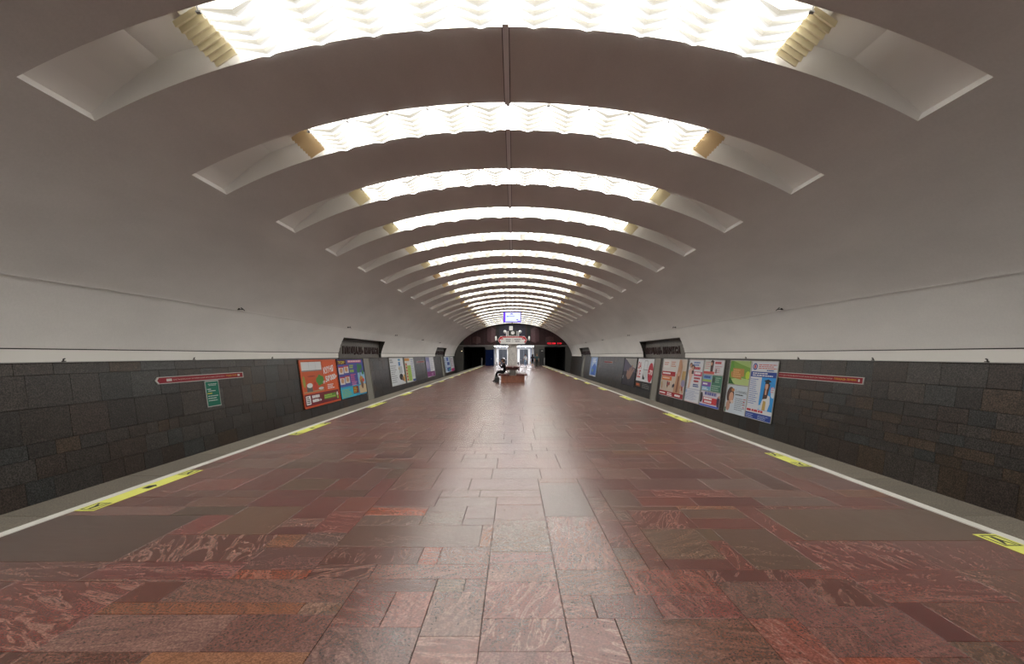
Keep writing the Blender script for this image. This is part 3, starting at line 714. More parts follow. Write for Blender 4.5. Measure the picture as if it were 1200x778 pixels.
def d_hand(c):
    c.rect(0,1,0,1,(.035,.03,.04)); c.poly([(0,1),(1,1),(1,.62),(.6,.70),(.25,.90)],(.30,.29,.27)); c.poly([(.1,.96),(.5,.76),(.9,.62),(1,.5),(0,.5),(0,.95)],(.09,.08,.12))
    c.poly([(.30,.35),(.45,.22),(.60,.25),(.72,.40),(.86,.62),(.80,.64),(.66,.50),(.74,.74),(.68,.75),(.56,.54),(.58,.66),(.50,.64),(.46,.50),(.38,.58),(.34,.54)],(.30,.17,.13)); c.rect(.02,.08,.22,.34,(.4,.4,.42)); c.poly([(.44,.22),(.60,.24),(.62,.10),(.48,.05)],(.05,.04,.05))
def d_bluev(c):
    c.rect(0,1,0,1,(.20,.32,.60)); c.disc(.5,.6,.3,.25,(.40,.50,.65)); c.poly([(.2,.05),(.8,.05),(.9,.5),(.6,.7),(.3,.5)],(.05,.13,.45)); c.bars(.2,.8,.75,.95,3,W,2,.5); c.disc(.4,.3,.1,.08,(.20,.35,.15)); c.rect(0,1,0,.06,(.55,.55,.6))
wall_board('advertising_poster','orange kitchen advert with white cupboards and large white price lettering','poster',-1,21.5,25.95,PZ0,PZ1,d_orange,'adverts on the track walls',border=(.05,M_orf))
wall_board('advertising_poster','blue holiday advert with palm trees, snack pictures and a turquoise text block','poster',-1,26.1,30.65,PZ0,PZ1,d_resort,'adverts on the track walls',border=(.03,M_blf))
wall_board('advertising_poster','pale grey advert with rows of text and a black boot-like shape','poster',-1,37.0,41.7,PZ0,PZ1,d_tools,'adverts on the track walls',border=(.04,M_whf))
wall_board('advertising_poster','white and lime advert with a column of red dots','poster',-1,42.1,46.0,PZ0,PZ1,d_food,'adverts on the track walls',border=(.03,M_whf))
wall_board('advertising_poster','grey violet and white advert with a plum coloured bottom band','poster',-1,52.2,57.4,PZ0,PZ1,d_purple,'adverts on the track walls',border=(.03,M_whf))
wall_board('advertising_poster','pale blue advert with dark blue blocks beside the second pilaster','poster',-1,66.0,72.0,PZ0,PZ1,d_bluebox,'adverts on the track walls',border=(.03,M_whf))
wall_board('advertising_poster','white advert with a crimson bottom band near the tunnel mouth','poster',-1,72.3,76.0,PZ0,PZ1,d_whitepink,'adverts on the track walls',border=(.03,M_whf))
wall_board('advertising_poster','school advert showing a long-haired graduate in a black cap on blue','poster',1,17.05,18.98,PZ0,PZ1,d_school,'adverts on the track walls',border=(.02,M_whf))
zm=.55
wall_board('advertising_poster','green leafy advert with a tan text block, above the cosmetics advert','poster',1,19.0,20.85,.428,PZ1,d_green,'adverts on the track walls',border=(.015,M_whf))
wall_board('advertising_poster','pale blue cosmetics advert with script lettering and a face, below the green one','poster',1,19.0,20.85,PZ0,.416,d_script,'adverts on the track walls',border=(.015,M_whf))
wall_board('advertising_poster','white advert with red lettering and a dark-haired woman, topmost of three','poster',1,21.4,23.68,.728,PZ1,d_red_w,'adverts on the track walls',border=(.015,M_whf))
wall_board('advertising_poster','advert of blue, purple and dark green squares, middle of three','poster',1,21.4,23.68,-.012,.716,d_squares,'adverts on the track walls',border=(.015,M_whf))
wall_board('advertising_poster','lilac advert with a red text block and blue foot, lowest of three','poster',1,21.4,23.68,PZ0,-.026,d_sound,'adverts on the track walls',border=(.015,M_whf))
wall_board('advertising_poster','white clinic advert with two dark-haired figures and red captions','poster',1,23.75,25.75,PZ0,PZ1,d_clinic,'adverts on the track walls',border=(.02,M_whf))
wall_board('advertising_poster','brown advert with a tall figure over a crowd and a dark red foot','poster',1,25.95,30.15,PZ0,PZ1,d_crowd,'adverts on the track walls',border=(.03,M_whf))
wall_board('advertising_poster','white sale advert with a handbag and a red oval discount mark','poster',1,32.05,36.3,PZ0,PZ1,d_sale,'adverts on the track walls',border=(.03,M_blf))
wall_board('advertising_poster','near-black advert with a pale open hand','poster',1,36.55,40.8,PZ0,PZ1,d_hand,'adverts on the track walls',border=(.03,M_blf))
wall_board('advertising_poster','bright blue and white advert beyond the second direction sign','poster',1,53.6,58.2,PZ0,PZ1,d_bluev,'adverts on the track walls',border=(.03,M_whf))
# red direction signs
SGN=(.22,.008,.018)
def d_sign_l(c):
    c.poly([(.018,.5),(.035,.10),(.99,.10),(.99,.90),(.035,.90)],SGN); c.rect(.10,.15,.32,.68,(.55,.53,.5))
    c.text('ЗАЕЛЬЦОВСКАЯ·ГАГАРИНСКАЯ·КРАСНЫЙ ПРОСПЕКТ·',.16,.74,.36,.66,(.50,.38,.34),.0); c.text('ПЛОЩАДЬ ЛЕНИНА',.755,.905,.36,.68,(.60,.30,.02),.01); c.rect(.915,.945,.34,.68,(.55,.53,.5))
def d_sign_r(c):
    c.rect(.005,.99,.10,.90,SGN); c.text('СТУДЕНЧЕСКАЯ·РЕЧНОЙ ВОКЗАЛ·ОКТЯБРЬСКАЯ·',.02,.70,.36,.66,(.50,.38,.34),.0); c.text('ПЛОЩАДЬ ЛЕНИНА',.715,.935,.34,.68,(.60,.36,.02),.01); c.rect(.95,.965,.32,.68,(.55,.53,.5))
arrow=[(0,.5),(.022,0),(1,0),(1,1),(.022,1)]
wall_board('direction_sign','long dark red direction sign pointed at one end, above the green notice','sign',-1,12.87,17.06,.85,1.03,d_sign_l,'red line direction signs',mat_=M_whf,part='lettering',shape=arrow)
wall_board('direction_sign','long square-ended dark red direction sign beside the graduate advert','sign',1,12.87,17.03,.85,1.03,d_sign_r,'red line direction signs',mat_=M_whf,part='lettering')
wall_board('direction_sign','red direction sign on bare granite beyond the lime advert','sign',-1,47.4,51.6,.85,1.03,d_sign_l,'red line direction signs',mat_=M_whf,part='lettering')
wall_board('direction_sign','red direction sign on bare granite beyond the open hand advert','sign',1,45.6,49.8,.85,1.03,d_sign_r,'red line direction signs',mat_=M_whf,part='lettering')
def d_notice(c):
    c.rect(.03,.97,.03,.97,(.005,.13,.085)); c.bars(.2,.85,.80,.90,2,(.5,.55,.52),2,.4,.5); c.bars(.10,.50,.645,.70,1,(.5,.55,.52),3,.6); c.bars(.16,.95,.575,.63,1,(.5,.55,.52),4,.6); c.bars(.08,.5,.48,.535,1,YEL,5,.7); c.bars(.10,.92,.20,.46,3,(.5,.55,.52),6,.35)
wall_board('notice_board','small green notice with white lines hanging under the red sign','notice',-1,14.9,15.58,.07,.83,d_notice,mat_=M_whf,part='lettering')

# ------------------------------------------------------------------ station name niches
M_niche=stone_mat('niche_granite',.45,.5,0,spec=.3,bump=.04)
M_letter=mat('letter_bronze',(.030,.009,.008),.55,metal=.2)
txt=text_polys('ПЛОЩАДЬ МАРКСА',.02)
for s in (-1,1):
    w=walls[s]
    for ni,(na,nb) in enumerate(NICHES):
        mb=MB(); sd=[]; XB=9.12
        def V(x,y,z): return (s*x,y,z)
        np_=5; dy=(nb-na)/np_
        for k in range(np_):
            f=R.uniform(.85,1.15)
            for (z0,z1) in ((WTOP-.01,2.13),(2.13,NZ+.03)):
                m1=MB(); a=na+k*dy+.003; b=na+(k+1)*dy-.003
                x0,x1=sorted((s*XB,s*(XB+.05))); m1.box(x0,x1,a,b,z0+.003,z1-.003,col=(.125*f,.114*f,.100*f,0))
                me=m1.mesh('granite_tile',M_niche); add_seed(me,[(R.uniform(0,50),R.uniform(0,50),1)]*6); obj('granite_tile',me,None,w)
        # soffit, sill, jambs
        mb=MB()
        xi=ELA*math.cos(thN)
        x0,x1=sorted((s*(xi-.004),s*(XB+.05))); mb.box(x0,x1,na,nb,NZ,NZ+.06,col=(.05,.028,.022,0))
        x0,x1=sorted((s*8.93,s*(XB+.05))); mb.box(x0,x1,na,nb,WTOP-.05,WTOP-.008,col=(.06,.053,.046,0))
        for yj,dd in ((na,-.03),(nb,.03)):
            pts=[]
            for t in spread(th0,thN,5)+[thN]:
                x,z=ell(t); pts.append((-x,z))
            pts=[(8.965,WTOP)]+pts+[(XB+.05,NZ),(XB+.05,WTOP)]
            A=[V(x,yj,z) for x,z in pts]; B=[V(x,yj+dd,z) for x,z in pts]; q=len(pts)
            mb.add(A+B,[tuple(range(q)),tuple(range(2*q-1,q-1,-1))]+[(k,k+q,(k+1)%q+q,(k+1)%q) for k in range(q)],col=(.05,.044,.038,0))
        me=mb.mesh('niche_lining',M_niche); add_seed(me,[(3,4,1)]*len(me.polygons)); obj('niche_lining',me,None,w)
        # letters: each word one set of raised letters
        ya,yb=na+1.05,nb-.15
        vs,fsx,_=txt; z0,z1=1.66,2.09
        c=Vector((s*XB,(ya+yb)/2,z0))
        label=('raised dark red station name letters in the niche %s' % (('above the blue holiday advert','above the sale advert') [s>0] if ni==0 else ('above the pale blue block advert','past the blue and white advert')[s>0]))
        t=thing('station_name',label,'lettering',c,0,'station names in the wall niches')
        # one mesh per letter
        x=0; word='ПЛОЩАДЬ МАРКСА'; wid={' ':.45}; ws=[wid.get(ch,1.15 if ch in 'ЩМ' else .95) for ch in word]; tot=sum(ws); pos=0
        for ch,wd in zip(word,ws):
            if ch!=' ':
                lv,lf,asp=text_polys(ch,.03); u0=pos/tot; u1=(pos+wd*.84)/tot
                desc=.09*(z1-z0) if ch in 'ЩД' else 0
                m1=MB()
                def LP(x,y,o):
                    u=u0+(u1-u0)*x; yy=ya+(yb-ya)*u if s<0 else yb-(yb-ya)*u
                    return Vector((s*(XB-o),yy,z0-desc+(z1-z0+desc)*y))-c
                m1.add([LP(x,y,.05) for x,y in lv],lf)
                # sides from boundary edges
                cnt={}
                for f in lf:
                    for i in range(len(f)):
                        e=(f[i],f[(i+1)%len(f)]); cnt[tuple(sorted(e))]=cnt.get(tuple(sorted(e)),[])+[e]
                for k,e in cnt.items():
                    if len(e)==1:
                        i,j=e[0]; m1.quad(LP(*lv[i],.05),LP(*lv[j],.05),LP(*lv[j],.001),LP(*lv[i],.001))
                m1.build('letter',M_letter,t)
            pos+=wd

# ------------------------------------------------------------------ yellow door markers on the platform
YF=(.56,.57,.13)
def marker(s,y0,y1,label,short=False):
    x_in,x_out=4.185,4.385
    c=Vector((s*(x_in+x_out)/2,(y0+y1)/2,.0012))
    t=thing('door_marker',label,'floor marking',c,0,'yellow door markers along the white line')
    Lh=(y1-y0)/2; Wh=(x_out-x_in)/2
    MB().box(-Wh,Wh,-Lh,Lh,0,.0022).build('sticker',print_yellow,t)
    def Q(u,v,l): return Vector((s*(-Wh+2*Wh*v), -Lh+2*Lh*u, .0022+.0005*l))
    a=.26/(y1-y0)
    for e in (0,1):
        def E(u,v): return ((u*a+.015) if e==0 else (1-.015-u*a), v)
        cv=Canvas(Q)
        cv.poly([E(.02,.12),E(.98,.12),E(.98,.88),E(.02,.88)],K)
        cv.poly([E(.10,.20),E(.90,.20),E(.90,.80),E(.10,.80)],YF)
        cv.poly([E(.14,.42),E(.55,.36),E(.86,.24),E(.86,.34),E(.60,.50),E(.86,.66),E(.86,.76),E(.50,.60),E(.14,.58)],K)
        cv.mb.build('pictogram',M_print,t)
    if not short:
        cv=Canvas(Q); cv.poly([(.47,.30),(.53,.30),(.53,.15),(.575,.5),(.53,.85),(.53,.70),(.47,.70)],K); cv.mb.build('arrow',M_print,t)
print_yellow=mat('yellow_sticker',YF,.75,spec=.2)
ml=[5.23,10.2,15.5,20.1,25.4,30.3,35.3,40.3,45.2,50.2,55.2,60.1,65.1,70]
mr=[2.70,7.33,12.2,18.0,23.2,28.2,33.6,39.0,44.2,49.4,54.6,59.8,65,70]
for i,y in enumerate(ml): marker(-1,y,y+1.85,'yellow door sticker on the orange advert side, %s from the blue cabin'%ordn(14-i))
for i,y in enumerate(mr):
    marker(1,y,y+(1.0 if i==1 else 1.85),'short yellow door sticker half the length of the others' if i==1 else 'yellow door sticker on the graduate advert side, %s from the service door'%ordn(14-i),i==1)

# ------------------------------------------------------------------ vault hooks, cables, clips
R=random.Random(2)
for s in (-1,1):
    z=EYE+1.42; t=th_z(z); x,_=ell(t); x=abs(x); side='orange advert' if s<0 else 'graduate advert'
    for q_,y in enumerate((15.8,26.2,36.7,47.5,58.5)):
        h=thing('cable_hook','small dark bracket on the vault, %s side, %s from the end wall'%(side,ordn(5-q_)),'bracket',(s*x,y,z),0,'cable brackets on the vault')
        nx,nz=-s*.93,-.36
        MB().box(-.05,.05,-.012,.012,-.03,.03).build('plate',M_bracket,h)
        MB().tube([(0,0,0),(-s*.16,0,-.01)],.013,6).build('arm',M_bracket,h)
        MB().tube([(-s*.17,-.13,.03),(-s*.12,.16,-.03)],.014,6).build('crossbar',M_bracket,h)
    pts=[(s*(x+.004),y,z-.055+ .008*math.sin(y*.6)) for y in [YB+1+i*2.9 for i in range(30)]]
    tag(MB().tube(pts,.005,5).build('cable',mat('cable_grey',(.50,.47,.44),.7)),'thin grey cable running along the vault above the %s wall'%side,'cable','vault cables')
    ys_=(10.3,14.5,19.2) if s<0 else (9.56,12.6,15.9,19.5)
    for q_,y in enumerate(ys_):
        h=thing('wall_clip','small dark clip on the granite wall top, %s side, %s back from the adverts'%(side,ordn(len(ys_)-q_)),'clip',(s*8.95,y,WTOP+.012),0,'clips on the wall top')
        MB().box(-.03,.03,-.03,.03,0,.018).build('foot',M_bracket,h); MB().tube([(0,0,.018),(0,0,.05),(-s*.03,0,.06)],.014,6).build('stud',M_bracket,h)

# ------------------------------------------------------------------ end wall, tunnels, hall
M_mar=stone_mat('maroon_granite',.42,.35,0,spec=.25); M_conc=mat('grey_concrete',(.07,.066,.06),.7)
TL=(-7.6,-4.3); TR=(4.8,8.0); TT=2.85; HALL=(-2.9,3.2); HT=3.02
mb=MB()
def endq(x0,x1,z0,z1): mb.box(x0,x1,YE,YE+.4,z0,z1)
endq(-9.3,TL[0],-1.4,TT); endq(TL[1],HALL[0],-1.4,HT); endq(HALL[1],TR[0],-1.4,HT); endq(TR[1],9.3,-1.4,TT)
endq(-9.3,TL[1],TT,3.1); endq(TR[0],9.3,TT,3.1); endq(HALL[0],HALL[1],HT,3.1); endq(TL[1],HALL[0],HT,3.1); endq(HALL[1],TR[0],HT,3.1); endq(HALL[0],HALL[1],-1.4,-.02)
wend=mb.build('wall_end',M_conc); tag(wend,kind='structure')
mb=MB()
xs=[-9.02+i*.30 for i in range(61)]
for x0,x1 in zip(xs,xs[1:]):
    def top(x): return ELZ+ELB*math.sqrt(max(0,1-(x/ELA)**2))
    if max(top(x0),top(x1))<3.1: continue
    pts=[(x0,3.1),(x1,3.1),(x1,max(3.1,top(x1)+.03)),(x0,max(3.1,top(x0)+.03))]
    A=[(x,YE+.05,z) for x,z in pts]; B=[(x,YE+.4,z) for x,z in pts]
    mb.add(A+B,[(0,1,2,3),(7,6,5,4),(3,2,6,7),(0,4,5,1)])
mb.build('backing',M_dark,wend)
R=random.Random(8)
def upper_panel(x0,x1,z0,z1,col,y=YE,th=.05,fold=0,name='granite_panel'):
    def top(x): return ELZ+ELB*math.sqrt(max(0,1-(x/ELA)**2))+.02
    pts=[(x0,z0),((x0+x1)/2,z0-fold),(x1,z0),(x1,min(z1,top(x1))),((x0+x1)/2,min(z1+fold,top((x0+x1)/2))),(x0,min(z1,top(x0)))]
    if min(pts[3][1],pts[5][1])<z0+.05: return
    A=[(x,y+(-.12 if (fold and k in (1,4)) else 0),z) for k,(x,z) in enumerate(pts)]; B=[(x,y+th,z) for x,z in pts]
    m1=MB(); m1.add(A+B,[(0,1,4,5),(1,2,3,4)]+[(k,k+6,(k+1)%6+6,(k+1)%6) for k in range(6)],col=col)
    me=m1.mesh(name,M_mar); add_seed(me,[(R.uniform(0,50),R.uniform(0,50),1)]*len(me.polygons)); obj(name,me,None,wend)
x=-8.6
while x<8.6:
    w_=1.05
    mid=abs(x+w_/2)
    f=R.uniform(.8,1.2)
    col=(.020*f,.018*f,.032*f,0) if mid<2.2 else (.032*f,.013*f,.014*f,0)  # bluish reflection painted into the colour of the middle panels
    upper_panel(x+.008,x+w_-.008,3.12,7,col); x+=w_
for s in (-1,1):
    upper_panel(s*3.35-.62,s*3.35+.62,3.75,5.55,(.075,.040,.044,0),YE-.10,.08,.35,'folded_panel')
    upper_panel(s*5.6-.6,s*5.6+.6,3.5,4.3,(.06,.028,.028,0),YE-.08,.08,.2,'folded_panel')
    for xx in (2.35,): upper_panel(s*xx-.25,s*xx+.25,3.12,7,(.010,.009,.010,0),YE-.06,.05)
# ledge line
MB().box(-8.6,8.6,YE-.06,YE,3.02,3.10).build('ledge',mat('ledge_stone',(.20,.19,.18),.6),wend)
# tunnels
for s,(x0,x1) in ((-1,TL),(1,TR)):
    mb=MB(); ya,yb=YE+.4,YE+16
    mb.quad((x0,ya,-1.4),(x0,yb,-1.4),(x0,yb,TT),(x0,ya,TT)); mb.quad((x1,ya,-1.4),(x1,ya,TT),(x1,yb,TT),(x1,yb,-1.4)); mb.quad((x0,ya,TT),(x0,yb,TT),(x1,yb,TT),(x1,ya,TT)); mb.quad((x0,yb,-1.4),(x1,yb,-1.4),(x1,yb,TT),(x0,yb,TT))
    t=mb.build('wall_tunnel_'+('left' if s<0 else 'right'),M_black); tag(t,kind='structure')
# hall behind the opening
M_hall=mat('hall_wall',(.24,.26,.31),.5); ya,yb=YE+.4,YE+13.6
mb=MB(); mb.box(-4.15,-4.0,ya,yb,-.02,3.1); mb.box(4.3,4.45,ya,yb,-.02,3.1); mb.box(-4.15,4.45,yb,yb+.15,-.02,3.1)
t=mb.build('wall_hall',M_hall); tag(t,kind='structure')
t=MB().box(-4.15,4.45,ya,yb+.15,3.1,3.2).build('ceiling_hall',M_white); tag(t,kind='structure')
M_hl=mat('hall_lamp',(.9,.9,1),.5,emit=14.0,ecol=(.92,.95,1))
for i in range(5):
    h=thing('hall_lamp','long white ceiling lamp across the hall, %s from the platform opening'%ordn(i+1),'ceiling light',(.15,ya+.9+i*2.6,3.06),0,'lamps in the hall ceiling')
    MB().box(-3.4,3.4,-.42,.42,-.05,0).build('housing',M_white,h); MB().box(-3.3,3.3,-.38,.38,-.06,-.05).build('lens',M_hl,h)
    for q in (-2,2): MB().box(q-.05,q+.05,-.05,.05,0,.03).build('mount',M_grey,h)
M_drk=mat('dark_doorway',(.035,.04,.05),.3)
for xx,ww in ((-1.85,1.5),(1.9,1.5)):
    d=thing('glass_door','dark double door in a white frame at the back of the hall','door',(xx,yb-.01,0),0,'doors at the back of the hall')
    m1=MB(); m1.box(-ww/2-.38,-ww/2,-.12,0,0,2.75); m1.box(ww/2,ww/2+.38,-.12,0,0,2.75); m1.box(-ww/2,ww/2,-.12,0,2.63,2.75); m1.build('frame',M_white,d)
    MB().box(-ww/2,-.02,-.08,-.03,.0,2.63).build('leaf',M_drk,d); MB().box(.02,ww/2,-.08,-.03,0,2.63).build('leaf',M_drk,d)
    for s in (-1,1): MB().tube([(s*.1,-.12,.9),(s*.1,-.12,1.3)],.015,6).build('handle',M_grey,d)
for i,xx in enumerate((-2.75,-1.55,-.35,.85,2.05,3.2)):
    if abs(xx)<.5: continue
    d=thing('turnstile','white turnstile cabinet in the bright hall, %s from the blue cabin side'%ordn(i+1 if i<2 else i),'turnstile',(xx,84.5,0),0,'turnstiles in the hall')
    MB().bbox(-.14,.14,-.7,.7,.45,1.15,b=.03).build('cabinet',M_white,d); MB().box(-.11,.11,-.6,.6,0,.45).build('plinth',M_blf,d)
    MB().box(.14,.50,-.03,.03,.78,.84).build('arm',M_grey,d)
for xx,nm in ((-2.72,'blue cabin'),(3.02,'service door')):
    d=thing('hall_post','bright white square post just inside the hall on the %s side'%nm,'post',(xx,79.3,0),0,'white posts in the hall')
    MB().bbox(-.11,.11,-.11,.11,0,2.95,b=.01).build('shaft',M_white,d); MB().bbox(-.15,.15,-.15,.15,0,.12,b=.01).build('base',M_grey,d)
# blue booth, dark door, platform-end rails, LED clock
M_blue=mat('blue_panel',(.001,.006,.035),.8,spec=.1)
d=thing('blue_booth','plain dark blue cabin standing beside the hall opening','booth',(-3.55,77.6,0))
MB().box(-.62,.62,-.5,.62,0,2.35).build('body',M_blue,d); MB().box(-.66,.66,-.54,.66,2.35,2.42).build('roof',M_blue,d); m1=MB().box(-.38,.38,-.52,-.5,.05,2.1).build('door',M_blue,d); MB().tube([(.28,-.54,.95),(.28,-.54,1.15)],.014,6).build('handle',M_grey,m1)
d=thing('service_door','dark service door beside the tunnel under the red clock','door',(4.35,YE,0))
MB().box(-.40,.40,-.06,-.005,0,2.5).build('leaf',M_black,d); m1=MB(); m1.box(-.46,-.40,-.08,-.005,0,2.56); m1.box(.40,.46,-.08,-.005,0,2.56); m1.box(-.4,.4,-.08,-.005,2.5,2.56); m1.build('frame',M_conc,d); MB().box(-.05,.2,-.075,-.06,2.2,2.28).build('plate',M_white,d)
for s in (-1,1):
    d=thing('platform_gate','low grey railing at the platform end beside the %s'%('blue cabin' if s<0 else 'service door'),'railing',(s*4.72,77.2,0),0,'platform end railings')
    for y in (-.9,.0,.9): MB().tube([(0,y,0),(0,y,1.15)],.025,6).build('post',M_grey,d)
    for z in (.3,.7,1.13): MB().tube([(0,-.9,z),(0,.9,z)],.02,6).build('rail',M_grey,d)
d=thing('led_clock','black display with red glowing digits above the tunnel mouth','clock',(6.3,YE-.12,3.15))
MB().box(-1.25,1.25,-.10,.11,0,.48).build('case',M_black,d)
def Qc(u,v,l): return Vector((-1.2+2.4*u,-.102-.002*l,.04+.40*v))
for tx,ua,ub in (('02:08',.05,.58),('10',.70,.95)):
    cv=Canvas(Qc); cv.text(tx,ua,ub,.16,.84,(1,0,0),.01); cv.mb.build('digits',M_led,d)
for s,zz in ((-1,2.1),(-1,1.55)): pass
d=thing('signal_lamp','tiny warm lamp on the wall beside the tunnel mouth','lamp',(-7.85,YE-.01,2.2))
MB().box(-.06,.06,-.06,0,-.08,.08).build('housing',M_grey,d); MB().tube([(0,-.06,0),(0,-.08,0)],.05,10).build('lens',mat('warm_lamp',(1,.8,.5),.4,emit=4,ecol=(1,.75,.45)),d)

# ------------------------------------------------------------------ column with sign, clock, speakers, screen
CY_=34.0; CX=.02
M_col=stone_mat('column_stone',.5,.2,0,spec=.3)
d=thing('stone_column','pale grey square stone column behind the bench','column',(CX,CY_,0))
for k in range(4):
    m1=MB(); z0=k*.72; z1=min(z0+.716,2.9) if k<3 else 2.9
    m1.bbox(-.32,.32,0,.64,z0,z1,b=.006,col=(.44,.425,.40,0)); me=m1.mesh('stone_drum',M_col); add_seed(me,[(k*7,3,1)]*10); obj('stone_drum',me,None,d)
d=thing('exit_sign','white hexagonal hanging board with red band and arrows fixed to the column','sign',(CX,CY_-.10,2.33))
sh=[(-.98,.26),(-.80,.0),(.80,0),(.98,.26),(.80,.52),(-.80,.52)]
m1=MB(); A=[(x,-.07,z) for x,z in sh]; B=[(x,.07,z) for x,z in sh]
m1.add(A+B,[(0,1,2,3,4,5),(11,10,9,8,7,6)]+[(k,k+6,(k+1)%6+6,(k+1)%6) for k in range(6)]); m1.build('board',mat('sign_white',(.62,.62,.60),.4),d)
def Qs(u,v,l): return Vector((-.98+1.96*u,-.07-.0015*l,.52*v))
cv=Canvas(Qs); cv.poly([(.16,.80),(.84,.80),(.84,.97),(.16,.97)],RED); 
for e in (0,1):
    def E(u,v): return (u,v) if e==0 else (1-u,v)
    cv.poly([E(.015,.5),E(.09,.93),E(.20,.93),E(.12,.66),E(.055,.50),E(.11,.26),E(.08,.10)],RED); cv.poly([E(.10,.52),E(.17,.78),E(.19,.60)],RED)
cv.bars(.24,.48,.22,.68,2,(.12,.12,.14),3,.5,.5); cv.bars(.54,.80,.22,.68,2,(.12,.12,.14),5,.5,.5); cv.rect(.505,.515,.2,.7,(.2,.2,.2)); cv.text('ВЫХОД В ГОРОД',.28,.72,.835,.94,(.6,.5,.48),.01)
cv.mb.build('lettering',M_print,d)
M_whl=mat('white_plastic',(.75,.75,.74),.4)
for s in (-1,1):
    d=thing('spot_lamp','white capsule lamp at the %s end of the hexagonal sign'%('bench person' if s<0 else 'walking people'),'lamp',(CX+s*1.10,CY_-.10,2.55),0,'lamps at the sign ends')
    MB().tube([(0,0,0),(0,0,.05),(0,0,.25),(0,0,.30)],[.03,.06,.06,.03],10).build('body',M_whl,d,True); MB().tube([(-s*.10,0,.12),(-s*.04,0,.12)],.015,6).build('bracket',M_grey,d)
    h=thing('horn_speaker','white horn loudspeaker above the sign on the %s side'%('bench person' if s<0 else 'walking people'),'loudspeaker',(CX+s*.50,CY_-.05,2.86),0,'loudspeakers over the sign')
    MB().tube([(0,-.10,.28),(0,.02,.28),(0,.14,.28)],[.11,.055,.04],12).build('horn',M_whl,h,True)
    MB().tube([(-s*.10,.1,0),(-s*.10,.1,.28),(0,.1,.28)],.03,8).build('post',M_whl,h); MB().tube([(-s*.2,.1,0),(-s*.2,.1,.33)],.03,8).build('post',M_whl,h)
d=thing('station_clock','round white clock in a dark case above the sign','clock',(CX+.02,CY_+.05,2.90))
MB().box(-.25,.25,-.10,.10,0,.34).build('case',mat('clock_case',(.03,.032,.025),.5),d)
def disc_mesh(r,y,n=24):
    m=MB(); m.add([(r*math.cos(2*math.pi*k/n),y,.17+r*math.sin(2*math.pi*k/n)) for k in range(n)],[tuple(range(n))]); return m
disc_mesh(.115,-.104).build('dial',M_whl,d); m1=MB(); m1.box(-.006,.006,-.109,-.106,.17,.26); m1.box(0,.06,-.109,-.106,.165,.175); m1.build('hands',M_black,d)
d=thing('junction_box','white box on the pole below the screen','box',(CX-.10,CY_+.12,3.24)); MB().bbox(-.12,.12,-.08,.08,0,.28,b=.015).build('body',M_whl,d); MB().box(-.09,.09,-.084,-.08,.03,.25).build('lid',M_white,d)
d=thing('video_screen','bright white and violet video screen on a pole above the column','screen',(CX-.02,CY_+.25,2.9))
MB().tube([(0,.06,0),(0,.06,1.2)],.03,8).build('pole',M_black,d)
MB().bbox(-.60,.60,-.05,.05,.87,1.58,b=.01).build('case',M_black,d)
def Qt(u,v,l): return Vector((-.58+1.16*u,-.051-.0015*l,.89+.67*v))
cv=Canvas(Qt); cv.rect(0,1,0,1,(.12,.06,.9)); cv.rect(.02,.97,.06,.97,(.75,.80,1.0)); cv.rect(0,.11,0,1,(.10,.02,.85)); cv.rect(.03,.06,.1,.9,(.25,.03,.95)); cv.rect(.0,1,.0,.05,(.08,.05,.8)); cv.poly([(.36,.78),(.56,.78),(.52,.86),(.46,.90),(.40,.84)],(.10,.10,.75)); cv.rect(.18,.30,.54,.62,(.02,.18,.75)); cv.bars(.32,.78,.54,.64,1,(.25,.30,.9),3,.7); cv.rect(.74,.84,.20,.28,(.03,.04,.6)); cv.rect(.80,.98,.05,.14,(.18,.08,.8)); cv.bars(.14,.7,.08,.16,1,(.35,.4,.95),4,.5); cv.rect(.98,1,.05,1,(.2,.15,.9))
cv.mb.build('display',M_screen,d)

# ------------------------------------------------------------------ bench
BX=.05; BY=29.6; BL_=2.9
M_bst=stone_mat('bench_granite',.35,.3,.5,spec=.5); M_wood=mat('dark_red_wood',(.075,.018,.014),.35)
d=thing('double_bench','red granite double-sided bench with dark wooden seat in mid platform','bench',(BX,BY,0))
for k in range(2):
    m1=MB(); m1.bbox(-.68,.68,.06+k*1.4,.06+k*1.4+1.395,0,.40,b=.004,col=(.20,.075,.042,.4)); me=m1.mesh('granite_block',M_bst); add_seed(me,[(k*9,2,1)]*10); obj('granite_block',me,None,d)
m1=MB(); m1.bbox(.0,.05,.05,.06,.06,.4,b=.002,col=(.30,.15,.06,.3))
for s in (-1,1):
    for k in range(4):
        xa=.20+k*.158; x0,x1=sorted((s*xa,s*(xa+.15))); MB().bbox(x0,x1,0,BL_,.40,.50,b=.012).build('seat_slat',M_wood,d)
m1=MB(); m1.bbox(-.18,.18,.3,BL_-.3,.40,.72,b=.01,col=(.12,.11,.10,0)); me=m1.mesh('pedestal',M_col); add_seed(me,[(2,2,1)]*10); obj('pedestal',me,None,d)
for s in (-1,1):
    x0,x1=sorted((s*.02,s*.42)); MB().bbox(x0,x1,.15,BL_-.15,.86,.93,b=.012).build('top_board',M_wood,d)
    m1=MB(); M4=Matrix.Translation((s*.36,0,.80))@Matrix.Rotation(s*.15,4,'Y'); m1.box(-.03,.03,.15,BL_-.15,-.12,.07,M=M4); m1.build('back_board',M_wood,d)
MB().box(-.30,.30,.32,BL_-.32,.72,.86).build('back_rail',M_wood,d)

